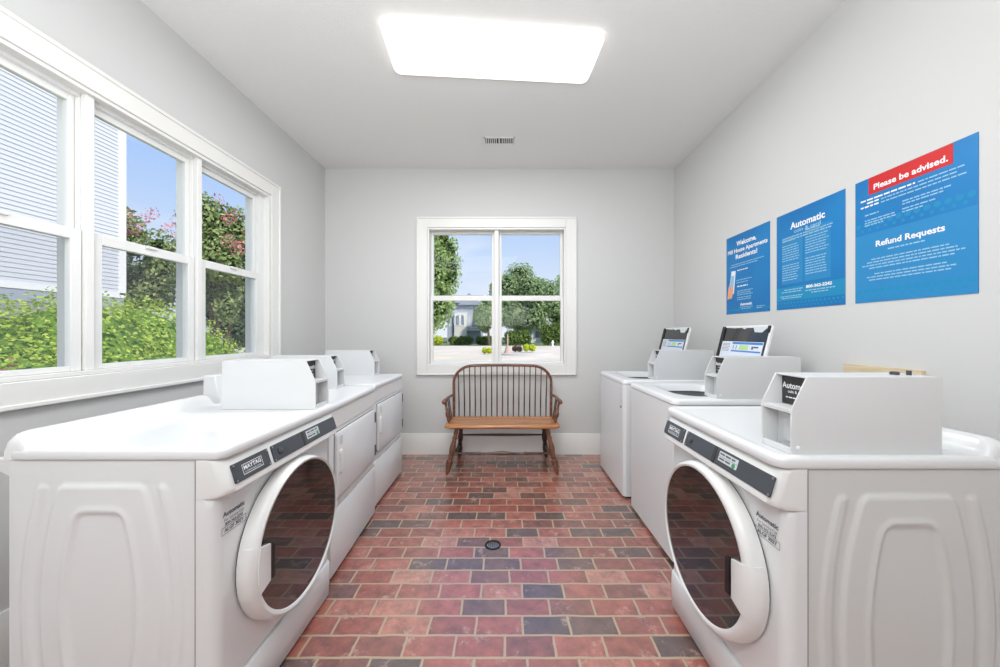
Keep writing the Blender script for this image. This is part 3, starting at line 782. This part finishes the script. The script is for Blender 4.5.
def head(root, nm, body, x, z, size, w, bold, mt=None):
    m = MB(); put_text(m, body, x, z, size, y=YT, bold=bold, width=w)
    m.build(nm, mt or M_print, root, smooth=False)
def block(root, lines, h, r, mt=None, centre=False):
    """a paragraph of print too small to read: (x0, x1, z) per line"""
    m = MB()
    for a, b, z in lines: put_lines(m, a, b, z, h, YT, r, centre=centre)
    m.build('small_print', mt or M_pale, root, smooth=False)
# nearest: please be advised
p3 = poster_root(1.566, 'blue poster with red please be advised banner and refund requests')
m = MB(); quad(m, -PW/2, PW/2, 0.0, 0.338, -0.0032); m.build('lower_field', M_blue2, p3, smooth=False)
dots(p3, 0.385, 13, 0.0125, 0.0075, 0.026); dots(p3, 0.056, 13, 0.0125, 0.0075, 0.026)
m = MB(); quad(m, -0.168, 0.160, PH-0.084, PH-0.0004, -0.0034); m.build('banner', M_red, p3, smooth=False)
head(p3, 'banner_lettering', 'Please be advised.', 0.0, PH-0.066, 0.038, 0.288, 0.0011)
head(p3, 'heading', 'Refund Requests', 0.0, 0.268, 0.038, 0.268, 0.0011)
r = random.Random(11)
block(p3, [(-0.205, 0.03, PH-0.110), (-0.175, -0.12, PH-0.126), (-0.205, -0.12, PH-0.142)], 0.0075, r, M_print)
block(p3, [(0.04, 0.205, PH-0.110), (-0.11, 0.175, PH-0.126), (-0.11, 0.205, PH-0.142)], 0.0055, r)
block(p3, [(-0.185, -0.12, 0.430)], 0.006, r)
block(p3, [(-0.185, -0.045, 0.403), (-0.185, -0.047, 0.391), (-0.185, -0.095, 0.379)], 0.0055, r)
block(p3, [(-0.02, 0.155, 0.442), (-0.02, 0.138, 0.429)], 0.0055, r)
block(p3, [(-0.02, 0.105, 0.407), (-0.02, 0.068, 0.394)], 0.0055, r)
block(p3, [(-0.08, 0.07, 0.242)], 0.006, r)
block(p3, [(-0.155, 0.155, 0.206), (-0.175, 0.175, 0.192), (-0.198, 0.198, 0.178), (-0.165, 0.165, 0.164)], 0.0055, r)
block(p3, [(-0.14, 0.14, 0.134), (-0.175, 0.17, 0.120), (-0.165, 0.16, 0.106)], 0.0055, r)
# middle: Automatic
p2 = poster_root(2.089, 'blue poster headed Automatic with two columns of small print')
for a, b, c in ((-0.19, -0.03, 0.462), (-0.018, 0.152, 0.476)):
    m = MB(); quad(m, a, b, 0.160, c, -0.0032); m.build('column_field', M_blue2, p2, smooth=False)
m = MB(); quad(m, -PW/2, PW/2, 0.055, 0.140, -0.0032); m.build('footer_band', M_dot, p2, smooth=False)
dots(p2, 0.040, 18, 0.008, 0.005, 0.02)
head(p2, 'heading', 'Automatic', 0.0, PH-0.112, 0.056, 0.240, 0.0016)
head(p2, 'subheading', 'coin & card', 0.0, PH-0.142, 0.030, 0.185, 0.0006, M_pale)
head(p2, 'phone_number', '800-362-2242', 0.078, 0.118, 0.024, 0.168, 0.001)
r = random.Random(21)
block(p2, [(-0.165, 0.165, PH-0.163), (-0.178, 0.158, PH-0.178)], 0.007, r)
for x0, x1, z0 in ((-0.185, -0.05, 0.442), (-0.010, 0.14, 0.458)):
    block(p2, [(x0, x1-0.05, z0+0.006), (x0, x1-0.03, z0-0.010)], 0.007, r)
    block(p2, [(x0, x1-0.02*r.random(), z0-0.040-0.0155*k) for k in range(7)], 0.0055, r)
    block(p2, [(x0, x1-0.02*r.random(), z0-0.165-0.0155*k) for k in range(7)], 0.0055, r)
block(p2, [(-0.17, -0.03, 0.120), (-0.19, -0.04, 0.106), (-0.20, -0.03, 0.080), (-0.19, -0.04, 0.068)], 0.006, r)
block(p2, [(-0.01, 0.18, 0.100), (0.03, 0.14, 0.086)], 0.006, r)
# furthest: Welcome
p1 = poster_root(2.618, 'blue welcome poster with printed hand holding a phone')
dots(p1, 0.030, 18, 0.008, 0.005, 0.02)
head(p1, 'heading', 'Welcome,', 0.0, PH-0.088, 0.050, 0.215, 0.0016)
head(p1, 'heading', 'Mill House Apartments', 0.0, PH-0.138, 0.044, 0.43, 0.0012)
head(p1, 'heading', 'Residents!', 0.0, PH-0.188, 0.048, 0.235, 0.0014)
head(p1, 'footer_lettering', 'Automatic', 0.0, 0.060, 0.028, 0.13, 0.001)
r = random.Random(31)
block(p1, [(-0.17, 0.18, PH-0.232), (-0.19, 0.12, PH-0.248)], 0.006, r)
block(p1, [(-0.10, 0.03, 0.330)], 0.007, r, M_print)
block(p1, [(-0.11, 0.06, 0.255), (-0.11, 0.02, 0.236)], 0.006, r)
block(p1, [(-0.10, 0.02, 0.205)], 0.009, r, M_print)
block(p1, [(-0.10, 0.07, 0.170), (-0.10, 0.05, 0.155), (-0.10, 0.07, 0.140)], 0.006, r)
block(p1, [(-0.10, 0.06, 0.120), (-0.10, 0.05, 0.105)], 0.006, r)
block(p1, [(-0.07, 0.07, 0.045), (-0.05, 0.05, 0.033)], 0.005, r)
block(p1, [(0.11, 0.19, 0.040), (0.11, 0.17, 0.028)], 0.005, r)
m = MB(); m.add([(x, -0.0036, z) for x, z in ((-0.205,0.15),(-0.140,0.16),(-0.118,0.335),(-0.170,0.340))], [(0,1,2,3)]); m.build('printed_phone', M_print, p1, smooth=False)
m = MB(); m.add([(x, -0.0039, z) for x, z in ((-0.192,0.18),(-0.150,0.185),(-0.134,0.30),(-0.172,0.305))], [(0,1,2,3)]); m.build('printed_screen', M_pale, p1, smooth=False)
m = MB(); m.add([(x, -0.0042, z) for x, z in ((-0.222,0.120),(-0.165,0.125),(-0.146,0.180),(-0.154,0.235),(-0.172,0.195),(-0.188,0.245),(-0.208,0.21))], [tuple(range(7))]); m.build('printed_hand', M_skin, p1, smooth=False)

# board on the right wall behind the near coin box
m = MB(); m.box(XR-0.022, XR-0.0005, 1.50, 1.845, 1.00, 1.131)
tag(m.build('wooden_board', M_pine, bevel=0.002), 'raw pale wooden board fixed to wall behind the right washer coin box', 'board')

# ------------------------------------------------------------------ ceiling fixture, vent, floor drain
cf = empty('ceiling_light', (-0.076, 2.187, ZC)); cf.rotation_euler.z = R(4.0)
tag(cf, 'long white rectangular ceiling light with glowing diffuser', 'ceiling light')
m = MB(); m.loft([rr(-0.60, 0.60, -0.15, 0.15, 0.02, z) for z in (-0.0005, -0.014)]); m.build('housing', M_white2, cf)
m = MB(); m.loft([rr(-0.648+i, 0.648-i, -0.193+i, 0.193-i, 0.045-i*0.5, z, 6) for i, z in ((0.012,-0.0142),(0.0,-0.020),(0.0,-0.034),(0.005,-0.042),(0.015,-0.046))]); m.build('diffuser', M_light, cf, ang=80)
cv = empty('ceiling_vent', (-0.062, 3.205, ZC))
tag(cv, 'small white slotted vent in ceiling near back wall', 'vent')
m = MB()
for a, b in ((-0.14, -0.128), (-0.006, 0.006), (0.128, 0.14)): m.box(a, b, -0.06, 0.06, -0.006, -0.0005)
m.box(-0.14, 0.14, -0.06, -0.045, -0.006, -0.0005); m.box(-0.14, 0.14, 0.045, 0.06, -0.006, -0.0005); m.build('frame', M_trim, cv)
m = MB(); m.box(-0.128, 0.128, -0.045, 0.045, -0.0015, -0.0008); m.build('duct_opening', M_seam, cv)
for k in range(14):
    x = -0.118 + 0.236*k/13
    if abs(x) < 0.012: continue
    m = MB(); m.box(x-0.0035, x+0.0035, -0.0445, 0.0445, -0.0055, -0.0018); m.build('slat', M_trim, cv)
fd = empty('floor_drain', (-0.080, 2.135, 0))
tag(fd, 'small round metal drain grate set in brick floor', 'drain')
m = MB(); m.lathe([(0.050,0.0003),(0.050,0.0025),(0.043,0.003)], 28, cap1=True); m.build('rim', M_black, fd)
m = MB(); m.lathe([(0.036,0.003),(0.036,0.005),(0.034,0.0055)], 24, Matrix.Translation((0,-0.008,0)) @ Matrix.Diagonal((1,0.85,1,1))); m.build('grate', M_steel, fd)
m = MB()
for i in range(-2, 3):
    for j in range(-2, 3):
        if i*i + j*j <= 5: m.lathe([(0.0042,0.0056),(0.0042,0.0060)], 8, Matrix.Translation((i*0.0125, j*0.0105-0.008, 0)))
m.build('grate_hole', M_seam, fd)

# ------------------------------------------------------------------ outside
GZ = -0.35
struct('ground', MB().box(-60, 60, -12, 140, GZ-0.3, GZ), M_grass, smooth=False)
m = MB(); m.box(-30, 40, 7.5, 46, GZ, GZ+0.02)
struct('parking_lot', m, M_pave, smooth=False)
ext = MB()

def foliage(name, blobs, n, size, mt, parent=None, seed=1, core=True, flat=0.0, asp=0.55, depth=0.45, jit=0.08):
    r = random.Random(seed); mb = MB()
    tot = sum(b[3]*b[4]*b[5] if len(b) > 4 else b[3]**2 for b in blobs)
    vs = []; fs = []
    for b in blobs:
        x, y, z, rx = b[:4]; ry = b[4] if len(b) > 4 else rx; rz = b[5] if len(b) > 4 else rx
        w = (b[3]*b[4]*b[5] if len(b) > 4 else b[3]**2) / tot
        for _ in range(int(n*w)):
            d = Vector((r.gauss(0,1), r.gauss(0,1), r.gauss(0,1))).normalized()
            rad = 1.0 - depth * r.random()**2 + jit*r.gauss(0,1)
            p = Vector((x + d.x*rx*rad, y + d.y*ry*rad, z + d.z*rz*rad))
            nn = (d*0.9 + Vector((r.gauss(0,.6), r.gauss(0,.6), r.gauss(0.25,.6)))).normalized()
            a = nn.cross(Vector((r.gauss(0,1), r.gauss(0,1), r.gauss(0,1)))).normalized(); c = nn.cross(a)
            s = size * r.uniform(0.6, 1.35)
            o = len(vs); vs += [p - a*s, p + c*s*asp, p + a*s, p - c*s*asp]; fs.append((o, o+1, o+2, o+3))
    mb.add(vs, fs)
    me = bpy.data.meshes.new(name); me.from_pydata([tuple(v) for v in mb.v], [], mb.f); me.materials.append(mt)
    ob = bpy.data.objects.new(name, me); C.objects.link(ob)
    if parent is not None: ob.parent = parent
    return ob
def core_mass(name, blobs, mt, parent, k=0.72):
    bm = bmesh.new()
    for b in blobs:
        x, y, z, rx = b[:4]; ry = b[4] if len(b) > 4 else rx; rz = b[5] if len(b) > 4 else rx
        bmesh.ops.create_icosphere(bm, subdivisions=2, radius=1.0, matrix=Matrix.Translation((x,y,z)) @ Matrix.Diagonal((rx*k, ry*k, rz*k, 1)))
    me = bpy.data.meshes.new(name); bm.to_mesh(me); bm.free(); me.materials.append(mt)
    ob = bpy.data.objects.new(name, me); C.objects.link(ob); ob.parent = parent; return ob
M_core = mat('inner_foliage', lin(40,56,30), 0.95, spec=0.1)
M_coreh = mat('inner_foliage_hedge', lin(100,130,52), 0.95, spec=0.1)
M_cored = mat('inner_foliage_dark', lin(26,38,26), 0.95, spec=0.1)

def tree(name, label, loc, height, trunk_h, crown, n, size, mt, group, seed, trunk_r=0.14, blossoms=None, coremat=None, stems=1, ncl=16, k=0.6):
    """crown = (rx, ry, rz) ellipsoid centred below the top; made of random clusters"""
    root = empty(name, loc); tag(root, label, 'tree', group); r = random.Random(seed)
    rx, ry, rz = crown; cz = height - rz
    blobs = []
    for _ in range(ncl):
        d = Vector((r.gauss(0,1), r.gauss(0,1), r.gauss(0,1))).normalized(); q = r.uniform(0.35, 0.80)
        s = r.uniform(0.26, 0.42)
        blobs.append((d.x*rx*q, d.y*ry*q, cz + d.z*rz*q, rx*s, ry*s, rz*s))
    foliage('crown', blobs, n, size, mt, root, seed)
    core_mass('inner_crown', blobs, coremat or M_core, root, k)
    for s in range(stems):
        m = MB(); o = (r.uniform(-.25,.25) if stems > 1 else 0, r.uniform(-.25,.25) if stems > 1 else 0)
        top = (o[0]*3 + r.uniform(-.2,.2)*rx, o[1]*3 + r.uniform(-.2,.2)*ry, cz)
        mid = (top[0]*0.4 + o[0]*0.6, top[1]*0.4 + o[1]*0.6, trunk_h)
        m.tube([(o[0]*.5, o[1]*.5, 0), ((mid[0]+o[0]*.5)/2, (mid[1]+o[1]*.5)/2, trunk_h*.5), mid, top], [trunk_r, trunk_r*.85, trunk_r*.7, trunk_r*.3], 10)
        m.build('trunk' if stems == 1 else 'stem', M_bark, root)
    if blossoms:
        bb = []
        for _ in range(blossoms[0]):
            d = Vector((r.gauss(0,1), r.gauss(0,1), abs(r.gauss(0.4,1)))).normalized()
            bb.append((d.x*rx*0.92, d.y*ry*0.92, cz + d.z*rz*0.92, 0.22*blossoms[2], 0.22*blossoms[2], 0.28*blossoms[2]))
        bl = foliage('blossom', bb, blossoms[1], size*0.55, L_pink, root, seed+50)
        bl['label'] = 'pink blossom clusters'
    return root

# hedge by the left window
hd = empty('hedge', (-4.6, 4.0, GZ)); tag(hd, 'bright green rounded hedge outside the left triple window', 'hedge')
def hb(x, y, ztop, rx, ry):   # blob in hedge coordinates from its world top
    rz = (ztop - GZ) * 0.62; return (x + 4.6, y - 4.0, ztop - rz - GZ, rx, ry, rz)
hbl = [hb(-4.9,1.2,1.62,.8,.9), hb(-4.9,2.2,1.70,.8,.9), hb(-5.0,3.1,1.70,.8,.9), hb(-4.8,3.9,1.76,.85,.9), hb(-4.9,4.7,1.76,.8,.75), hb(-4.8,5.3,1.55,.7,.65), hb(-4.75,5.85,1.18,.6,.55),
       hb(-4.3,2.0,1.12,.6,.8), hb(-4.25,3.1,1.15,.6,.8), hb(-4.2,4.2,1.15,.6,.75), hb(-4.2,5.2,0.85,.5,.6)]
foliage('foliage', hbl, 64000, 0.024, L_hedge, hd, 4, depth=0.18, jit=0.035, asp=0.6)
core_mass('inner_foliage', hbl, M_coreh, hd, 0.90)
fb = foliage('blossom', [hb(-3.72,2.60,1.06,.12,.16), hb(-3.75,2.75,0.95,.10,.14), hb(-3.75,3.45,1.02,.07,.10)], 700, 0.03, L_rose, hd, 9)
fb['label'] = 'small dusty pink flowers'

# white sided building
nb = empty('apartment_building', (-10.0, 4.0, GZ)); tag(nb, 'white lap-sided building beyond the hedge', 'building')
m = MB(); zb, zt, pit = 2.34-GZ, 10.0, 0.097
k = 0; z = zb
while z < zt:
    m.add([(0.013, -16, z), (0.013, 5.05, z), (0.0, 5.05, z+pit), (0.0, -16, z+pit), (0.0,-16,z), (0.0,5.05,z)], [(0,1,2,3),(4,5,1,0)]); z += pit
m.build('siding', M_siding, nb, smooth=False)
m = MB(); m.box(-9, -0.005, -16, 5.05, 0, 10.0); m.build('wall', M_siding, nb, smooth=False)
m = MB(); m.box(-0.12, 0.03, 5.03, 5.19, zb-0.05, 10.0); m.build('corner_board', M_trim, nb, smooth=False)
m = MB(); m.box(0.0, 0.03, -16, 5.19, zb-0.13, zb-0.001); m.build('skirt_board', M_trim, nb, smooth=False)
m = MB(); m.box(-0.1, 0.015, -16, 5.15, zb-0.38, zb-0.13); m.build('band', M_band, nb, smooth=False)
m = MB(); m.box(-0.1, 0.0, -16, 5.12, 0, zb-0.38); m.build('foundation', M_found, nb, smooth=False)
m = MB(); m.prism([(-16.5,0),(5.7,0),(5.7,0.2),(-16.5,0.2)], -9.5, 0.5); o = m.build('roof', M_roof, nb, smooth=False); o.location = (0, 0, 10.0)

tree('crape_myrtle', 'pink flowering crape myrtle just right of the white building corner', (-14.7, 13.7, GZ), 6.8, 2.2, (2.0,1.7,2.6), 15000, 0.085, L_myrtle, 'crape myrtles outside the left window', 3, 0.09, (22, 1100, 1.0), None, 4, ncl=22, k=0.5)
tree('crape_myrtle', 'pink flowering crape myrtle seen through the far pane of left window', (-11.0, 13.2, GZ), 6.9, 2.2, (1.35,1.4,2.7), 13000, 0.08, L_myrtle, 'crape myrtles outside the left window', 14, 0.09, (16, 700, 0.95), None, 3, ncl=20, k=0.5)
for i, (x, y, h, w_, lab) in enumerate(((-24.2, 21, 6.4, 2.4, 'dark evergreen behind the crape myrtle nearest the white building'), (-19.3, 24.5, 7.0, 2.6, 'dark evergreen in the gap between the two crape myrtles'), (-15.0, 20.5, 6.0, 2.1, 'dark evergreen behind the far crape myrtle'), (-11.9, 17.4, 4.5, 1.7, 'dark low evergreen rightmost outside the left window'))):
    tree('evergreen_tree', lab, (x, y, GZ), h, 1.0, (w_,1.2,h*0.47), 8000, 0.13, L_dark, 'dark evergreens outside the left window', 60+i, 0.16, None, M_cored, 1, ncl=20)

# houses across the lot
hs = empty('house', (-8.0, 60, GZ)); tag(hs, 'blue grey and cream gabled house across the parking lot', 'house')
m = MB(); m.box(-2.0, 3.6, 0, 7, 0, 6.9); m.build('wall', M_bluegrey, hs, smooth=False)
m = MB(); m.box(-0.75, 1.35, -0.8, -0.0, 0, 5.2); bay = m.build('front_bay', M_cream, hs, smooth=False)
m = MB(); m.box(-2.02, -1.0, -0.3, 0.0, 0, 4.6); m.build('side_wing', M_bluegrey, hs, smooth=False)
m = MB(); m.loft([[(-2.4, -0.4, 6.9), (-2.4, 7.4, 6.9), (-2.4, 3.5, 8.6)], [(4.0, -0.4, 6.9), (4.0, 7.4, 6.9), (4.0, 3.5, 8.6)]]); m.build('roof', M_roof, hs, smooth=False)
m = MB(); m.loft([[(-0.2, -0.5, 6.5), (3.6, -0.5, 6.5), (1.7, -0.5, 8.6)], [(-0.2, 3, 6.5), (3.6, 3, 6.5), (1.7, 3, 8.6)]]); m.build('gable_roof', M_band, hs, smooth=False)
def hwin(x0, x1, z0, z1, y):
    m = MB(); frame_boxes(m, x0, x1, z0, z1, 0.09, 0.09, 0.09, y-0.08, y+0.01, 'x'); w = m.build('window', M_trim, hs, smooth=False)
    m = MB(); m.box(x0+0.09, x1-0.09, y-0.04, y, z0+0.09, z1-0.09); m.build('pane', M_hwin, w, smooth=False)
hwin(-0.55, 0.15, 3.0, 4.8, -0.8); hwin(0.3, 1.0, 3.0, 4.8, -0.8); hwin(2.0, 3.0, 2.6, 4.4, 0.0); hwin(1.5, 1.8, 3.0, 4.6, 0.0)
m = MB(); m.box(1.36, 3.4, -0.9, 0, 2.15, 2.35); m.build('porch_roof', M_cream, hs, smooth=False)
h2 = empty('house', (4.2, 62, GZ)); tag(h2, 'low white house glimpsed under the trees across the lot', 'house')
m = MB(); m.box(-2.8, 2.6, 0, 5, 0, 2.6); m.build('wall', M_siding, h2, smooth=False)
m = MB(); m.loft([[(-3.2, -0.5, 2.6), (-3.2, 5.5, 2.6), (-3.2, 2.5, 4.2)], [(3.0, -0.5, 2.6), (3.0, 5.5, 2.6), (3.0, 2.5, 4.2)]]); m.build('roof', M_roof, h2, smooth=False)
for x in (-1.8, -0.4, 1.0):
    m = MB(); m.box(x, x+0.7, -0.05, 0.0, 0.9, 2.1); m.build('window', M_hwin, h2, smooth=False)

GT = 'trees across the parking lot'
tree('shade_tree', 'tall leafy green tree at the left edge of back window', (-6.2, 25, GZ), 11.5, 2.0, (3.3,2.7,5.3), 17000, 0.14, L_tree, GT, 101, 0.22, ncl=30)
tree('shade_tree', 'broad green tree filling the right half of back window', (2.2, 54, GZ), 12.0, 2.6, (6.2,3.6,5.1), 20000, 0.24, L_oak, GT, 102, 0.35, ncl=34)
tree('shade_tree', 'green tree at the far right edge of back window', (11.2, 60.5, GZ), 11.4, 2.6, (5.0,2.6,5.0), 9000, 0.28, L_tree, GT, 103, 0.3, ncl=24)
tree('shade_tree', 'smaller green tree half hidden by the back window mullion', (-2.25, 46.6, GZ), 7.2, 1.8, (2.0,1.1,2.9), 6000, 0.26, L_oak, GT, 104, 0.22, ncl=18)
tree('shade_tree', 'low green tree left of the grey house', (-11.9, 54.5, GZ), 7.8, 1.2, (1.9,1.6,3.6), 6000, 0.28, L_tree, GT, 105, 0.25, ncl=18)
for i, (x, w, mt, lab) in enumerate(((-10.4, 1.45, L_lime, 'clipped lime green hedge left of the grey house'), (-6.4, 1.7, L_bush, 'green shrub in front of the grey house'), (-2.9, 1.3, L_bush, 'green shrub right of the grey house'), (1.6, 1.8, L_bush, 'green shrub left of the low white house'), (6.9, 2.2, L_bush, 'green shrub right of the low white house'))):
    s = empty('shrub', (x, 48.2 if x > -1 else 49.5, GZ)); tag(s, lab, 'shrub', 'shrubs at the far edge of the lot')
    hf = 2.4 if x > 6 else (1.6 if x > 0 else 1.0)
    bl = [(d*w*0.55, 0, 0.66*hf, w*0.5, 0.5, 0.65*hf) for d in (-1, 0, 1)]
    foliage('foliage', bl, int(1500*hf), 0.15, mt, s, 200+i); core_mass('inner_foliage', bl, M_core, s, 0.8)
# planted island in the lot
tag(MB().lathe([(2.2,0.0201),(2.2,0.16),(2.05,0.18)], 40, Matrix.Translation((1.3, 27, GZ)) @ Matrix.Diagonal((1,0.8,1,1))).build('kerb_island', M_kerb), 'low pale kerbed island in the parking lot', 'kerb')
for x, y, mt, s_, lab in ((-1.45, 27.0, L_lime, 0.42, 'lime yellow shrub left of the pale post'), (1.78, 26.6, L_lime, 0.52, 'lime yellow shrub right of the brown shrub'), (0.86, 26.8, L_brown, 0.40, 'brown mounded shrub beside the pale post')):
    sh = empty('shrub', (x, y, GZ+0.181 if x > 0 else GZ+0.021)); tag(sh, lab, 'shrub', 'shrubs in the parking lot')
    bl = [(-s_*.42, 0, s_*.74, s_*.5, s_*.5, s_*.5), (s_*.42, 0, s_*.72, s_*.5, s_*.5, s_*.5)]
    foliage('foliage', bl, 900, 0.08, mt, sh, int(300+x*10)); core_mass('inner_foliage', bl, M_core if mt is L_lime else M_rock, sh, 0.7)
po = empty('lamp_post_base', (0.12, 26.2, GZ+0.185)); tag(po, 'short pale post on a flared base in the lot island', 'post')
MB().lathe([(0.30,0),(0.24,0.12),(0.13,0.5),(0.11,0.55)], 12).build('base', M_tan, po)
MB().lathe([(0.06,0.55),(0.05,1.35),(0.02,1.42)], 10).build('post', M_tan, po)
hy = empty('hydrant', (6.0, 45, GZ)); tag(hy, 'tiny white hydrant at the far kerb of the lot', 'hydrant')
MB().lathe([(0.16,0),(0.16,0.08),(0.11,0.1),(0.11,0.55),(0.14,0.57),(0.12,0.68),(0.03,0.78)], 12).build('barrel', M_print, hy)
m = MB(); m.lathe([(0.06,-0.2),(0.06,0.2)], 10, Matrix.Translation((0,0,0.45)) @ Matrix.Rotation(R(90),4,'Y')); m.build('nozzle', M_print, hy)

# ------------------------------------------------------------------ light, sky, camera
w = bpy.data.worlds.new('sky'); sc.world = w; w.use_nodes = True
N, L = w.node_tree.nodes, w.node_tree.links; N.clear()
out = N.new('ShaderNodeOutputWorld'); bg = N.new('ShaderNodeBackground'); tc = N.new('ShaderNodeTexCoord'); sp = N.new('ShaderNodeSeparateXYZ'); cr = N.new('ShaderNodeValToRGB')
L.new(tc.outputs['Generated'], sp.inputs[0]); L.new(sp.outputs['Z'], cr.inputs[0])
E = cr.color_ramp.elements
E[0].position = 0.0; E[0].color = lin(236,242,250); E[1].position = 1.0; E[1].color = lin(112,160,240)
e = E.new(0.10); e.color = lin(222,233,251); e = E.new(0.26); e.color = lin(190,214,250); e = E.new(0.42); e.color = lin(160,196,252)
mp = N.new('ShaderNodeMapping'); mp.inputs['Scale'].default_value = (1.2,1.2,4.5); nz = N.new('ShaderNodeTexNoise'); nz.inputs['Scale'].default_value = 2.6; nz.inputs['Detail'].default_value = 7
c2 = N.new('ShaderNodeValToRGB'); c2.color_ramp.elements[0].position = 0.52; c2.color_ramp.elements[1].position = 0.78
c2.color_ramp.elements[1].color = (0.55,0.55,0.55,1)
mx = N.new('ShaderNodeMix'); mx.data_type = 'RGBA'
L.new(tc.outputs['Generated'], mp.inputs[0]); L.new(mp.outputs[0], nz.inputs['Vector']); L.new(nz.outputs['Fac'], c2.inputs[0])
L.new(c2.outputs[0], mx.inputs[0]); L.new(cr.outputs[0], mx.inputs[6]); mx.inputs[7].default_value = lin(244,247,252)
L.new(mx.outputs[2], bg.inputs[0]); bg.inputs[1].default_value = 1.05; L.new(bg.outputs[0], out.inputs[0])

def lamp(name, typ, loc, rot, energy, size=None, size_y=None, col=(1,1,1)):
    l = bpy.data.lights.new(name, typ); l.energy = energy; l.color = col
    if typ == 'AREA':
        l.shape = 'RECTANGLE'; l.size = size; l.size_y = size_y or size
    o = bpy.data.objects.new(name, l); C.objects.link(o); o.location = loc; o.rotation_euler = rot; return o
sn = lamp('sun', 'SUN', (0,0,20), (0,0,0), 5.4, col=(1,0.965,0.91)); sn.data.angle = R(1.5)
sn.rotation_euler = Vector((-0.50, 0.46, -0.73)).to_track_quat('-Z', 'Y').to_euler()
lamp('rear_fill', 'AREA', (-0.75, -0.6, ZC-0.06), (R(12), 0, 0), 50, 2.0, 1.2, (0.945,0.985,1))  # unseen fill light behind the camera, added to brighten the room
lamp('bounce_fill', 'AREA', (-0.35, -0.40, 1.70), (R(150), 0, 0), 62, 1.8, 1.0, (0.945,0.985,1))  # added fill aimed up at the ceiling, out of view
fl = lamp('fixture_lamp', 'AREA', (-0.076, 2.187, ZC-0.0475), (0, 0, R(4.0)), 33, 1.20, 0.31, (0.97,0.985,1))

cam = bpy.data.cameras.new('camera'); co = bpy.data.objects.new('camera', cam); C.objects.link(co)
co.location = (0, 0, 1.29); co.rotation_euler = (R(90), 0, 0)
cam.sensor_width = 36; cam.lens = 350/1000*36; cam.shift_x = -0.006; cam.clip_start = 0.05; cam.clip_end = 500
sc.camera = co
sc.view_settings.view_transform = 'Standard'; sc.view_settings.look = 'None'
sc.view_settings.exposure = 0.0; sc.view_settings.gamma = 1.0
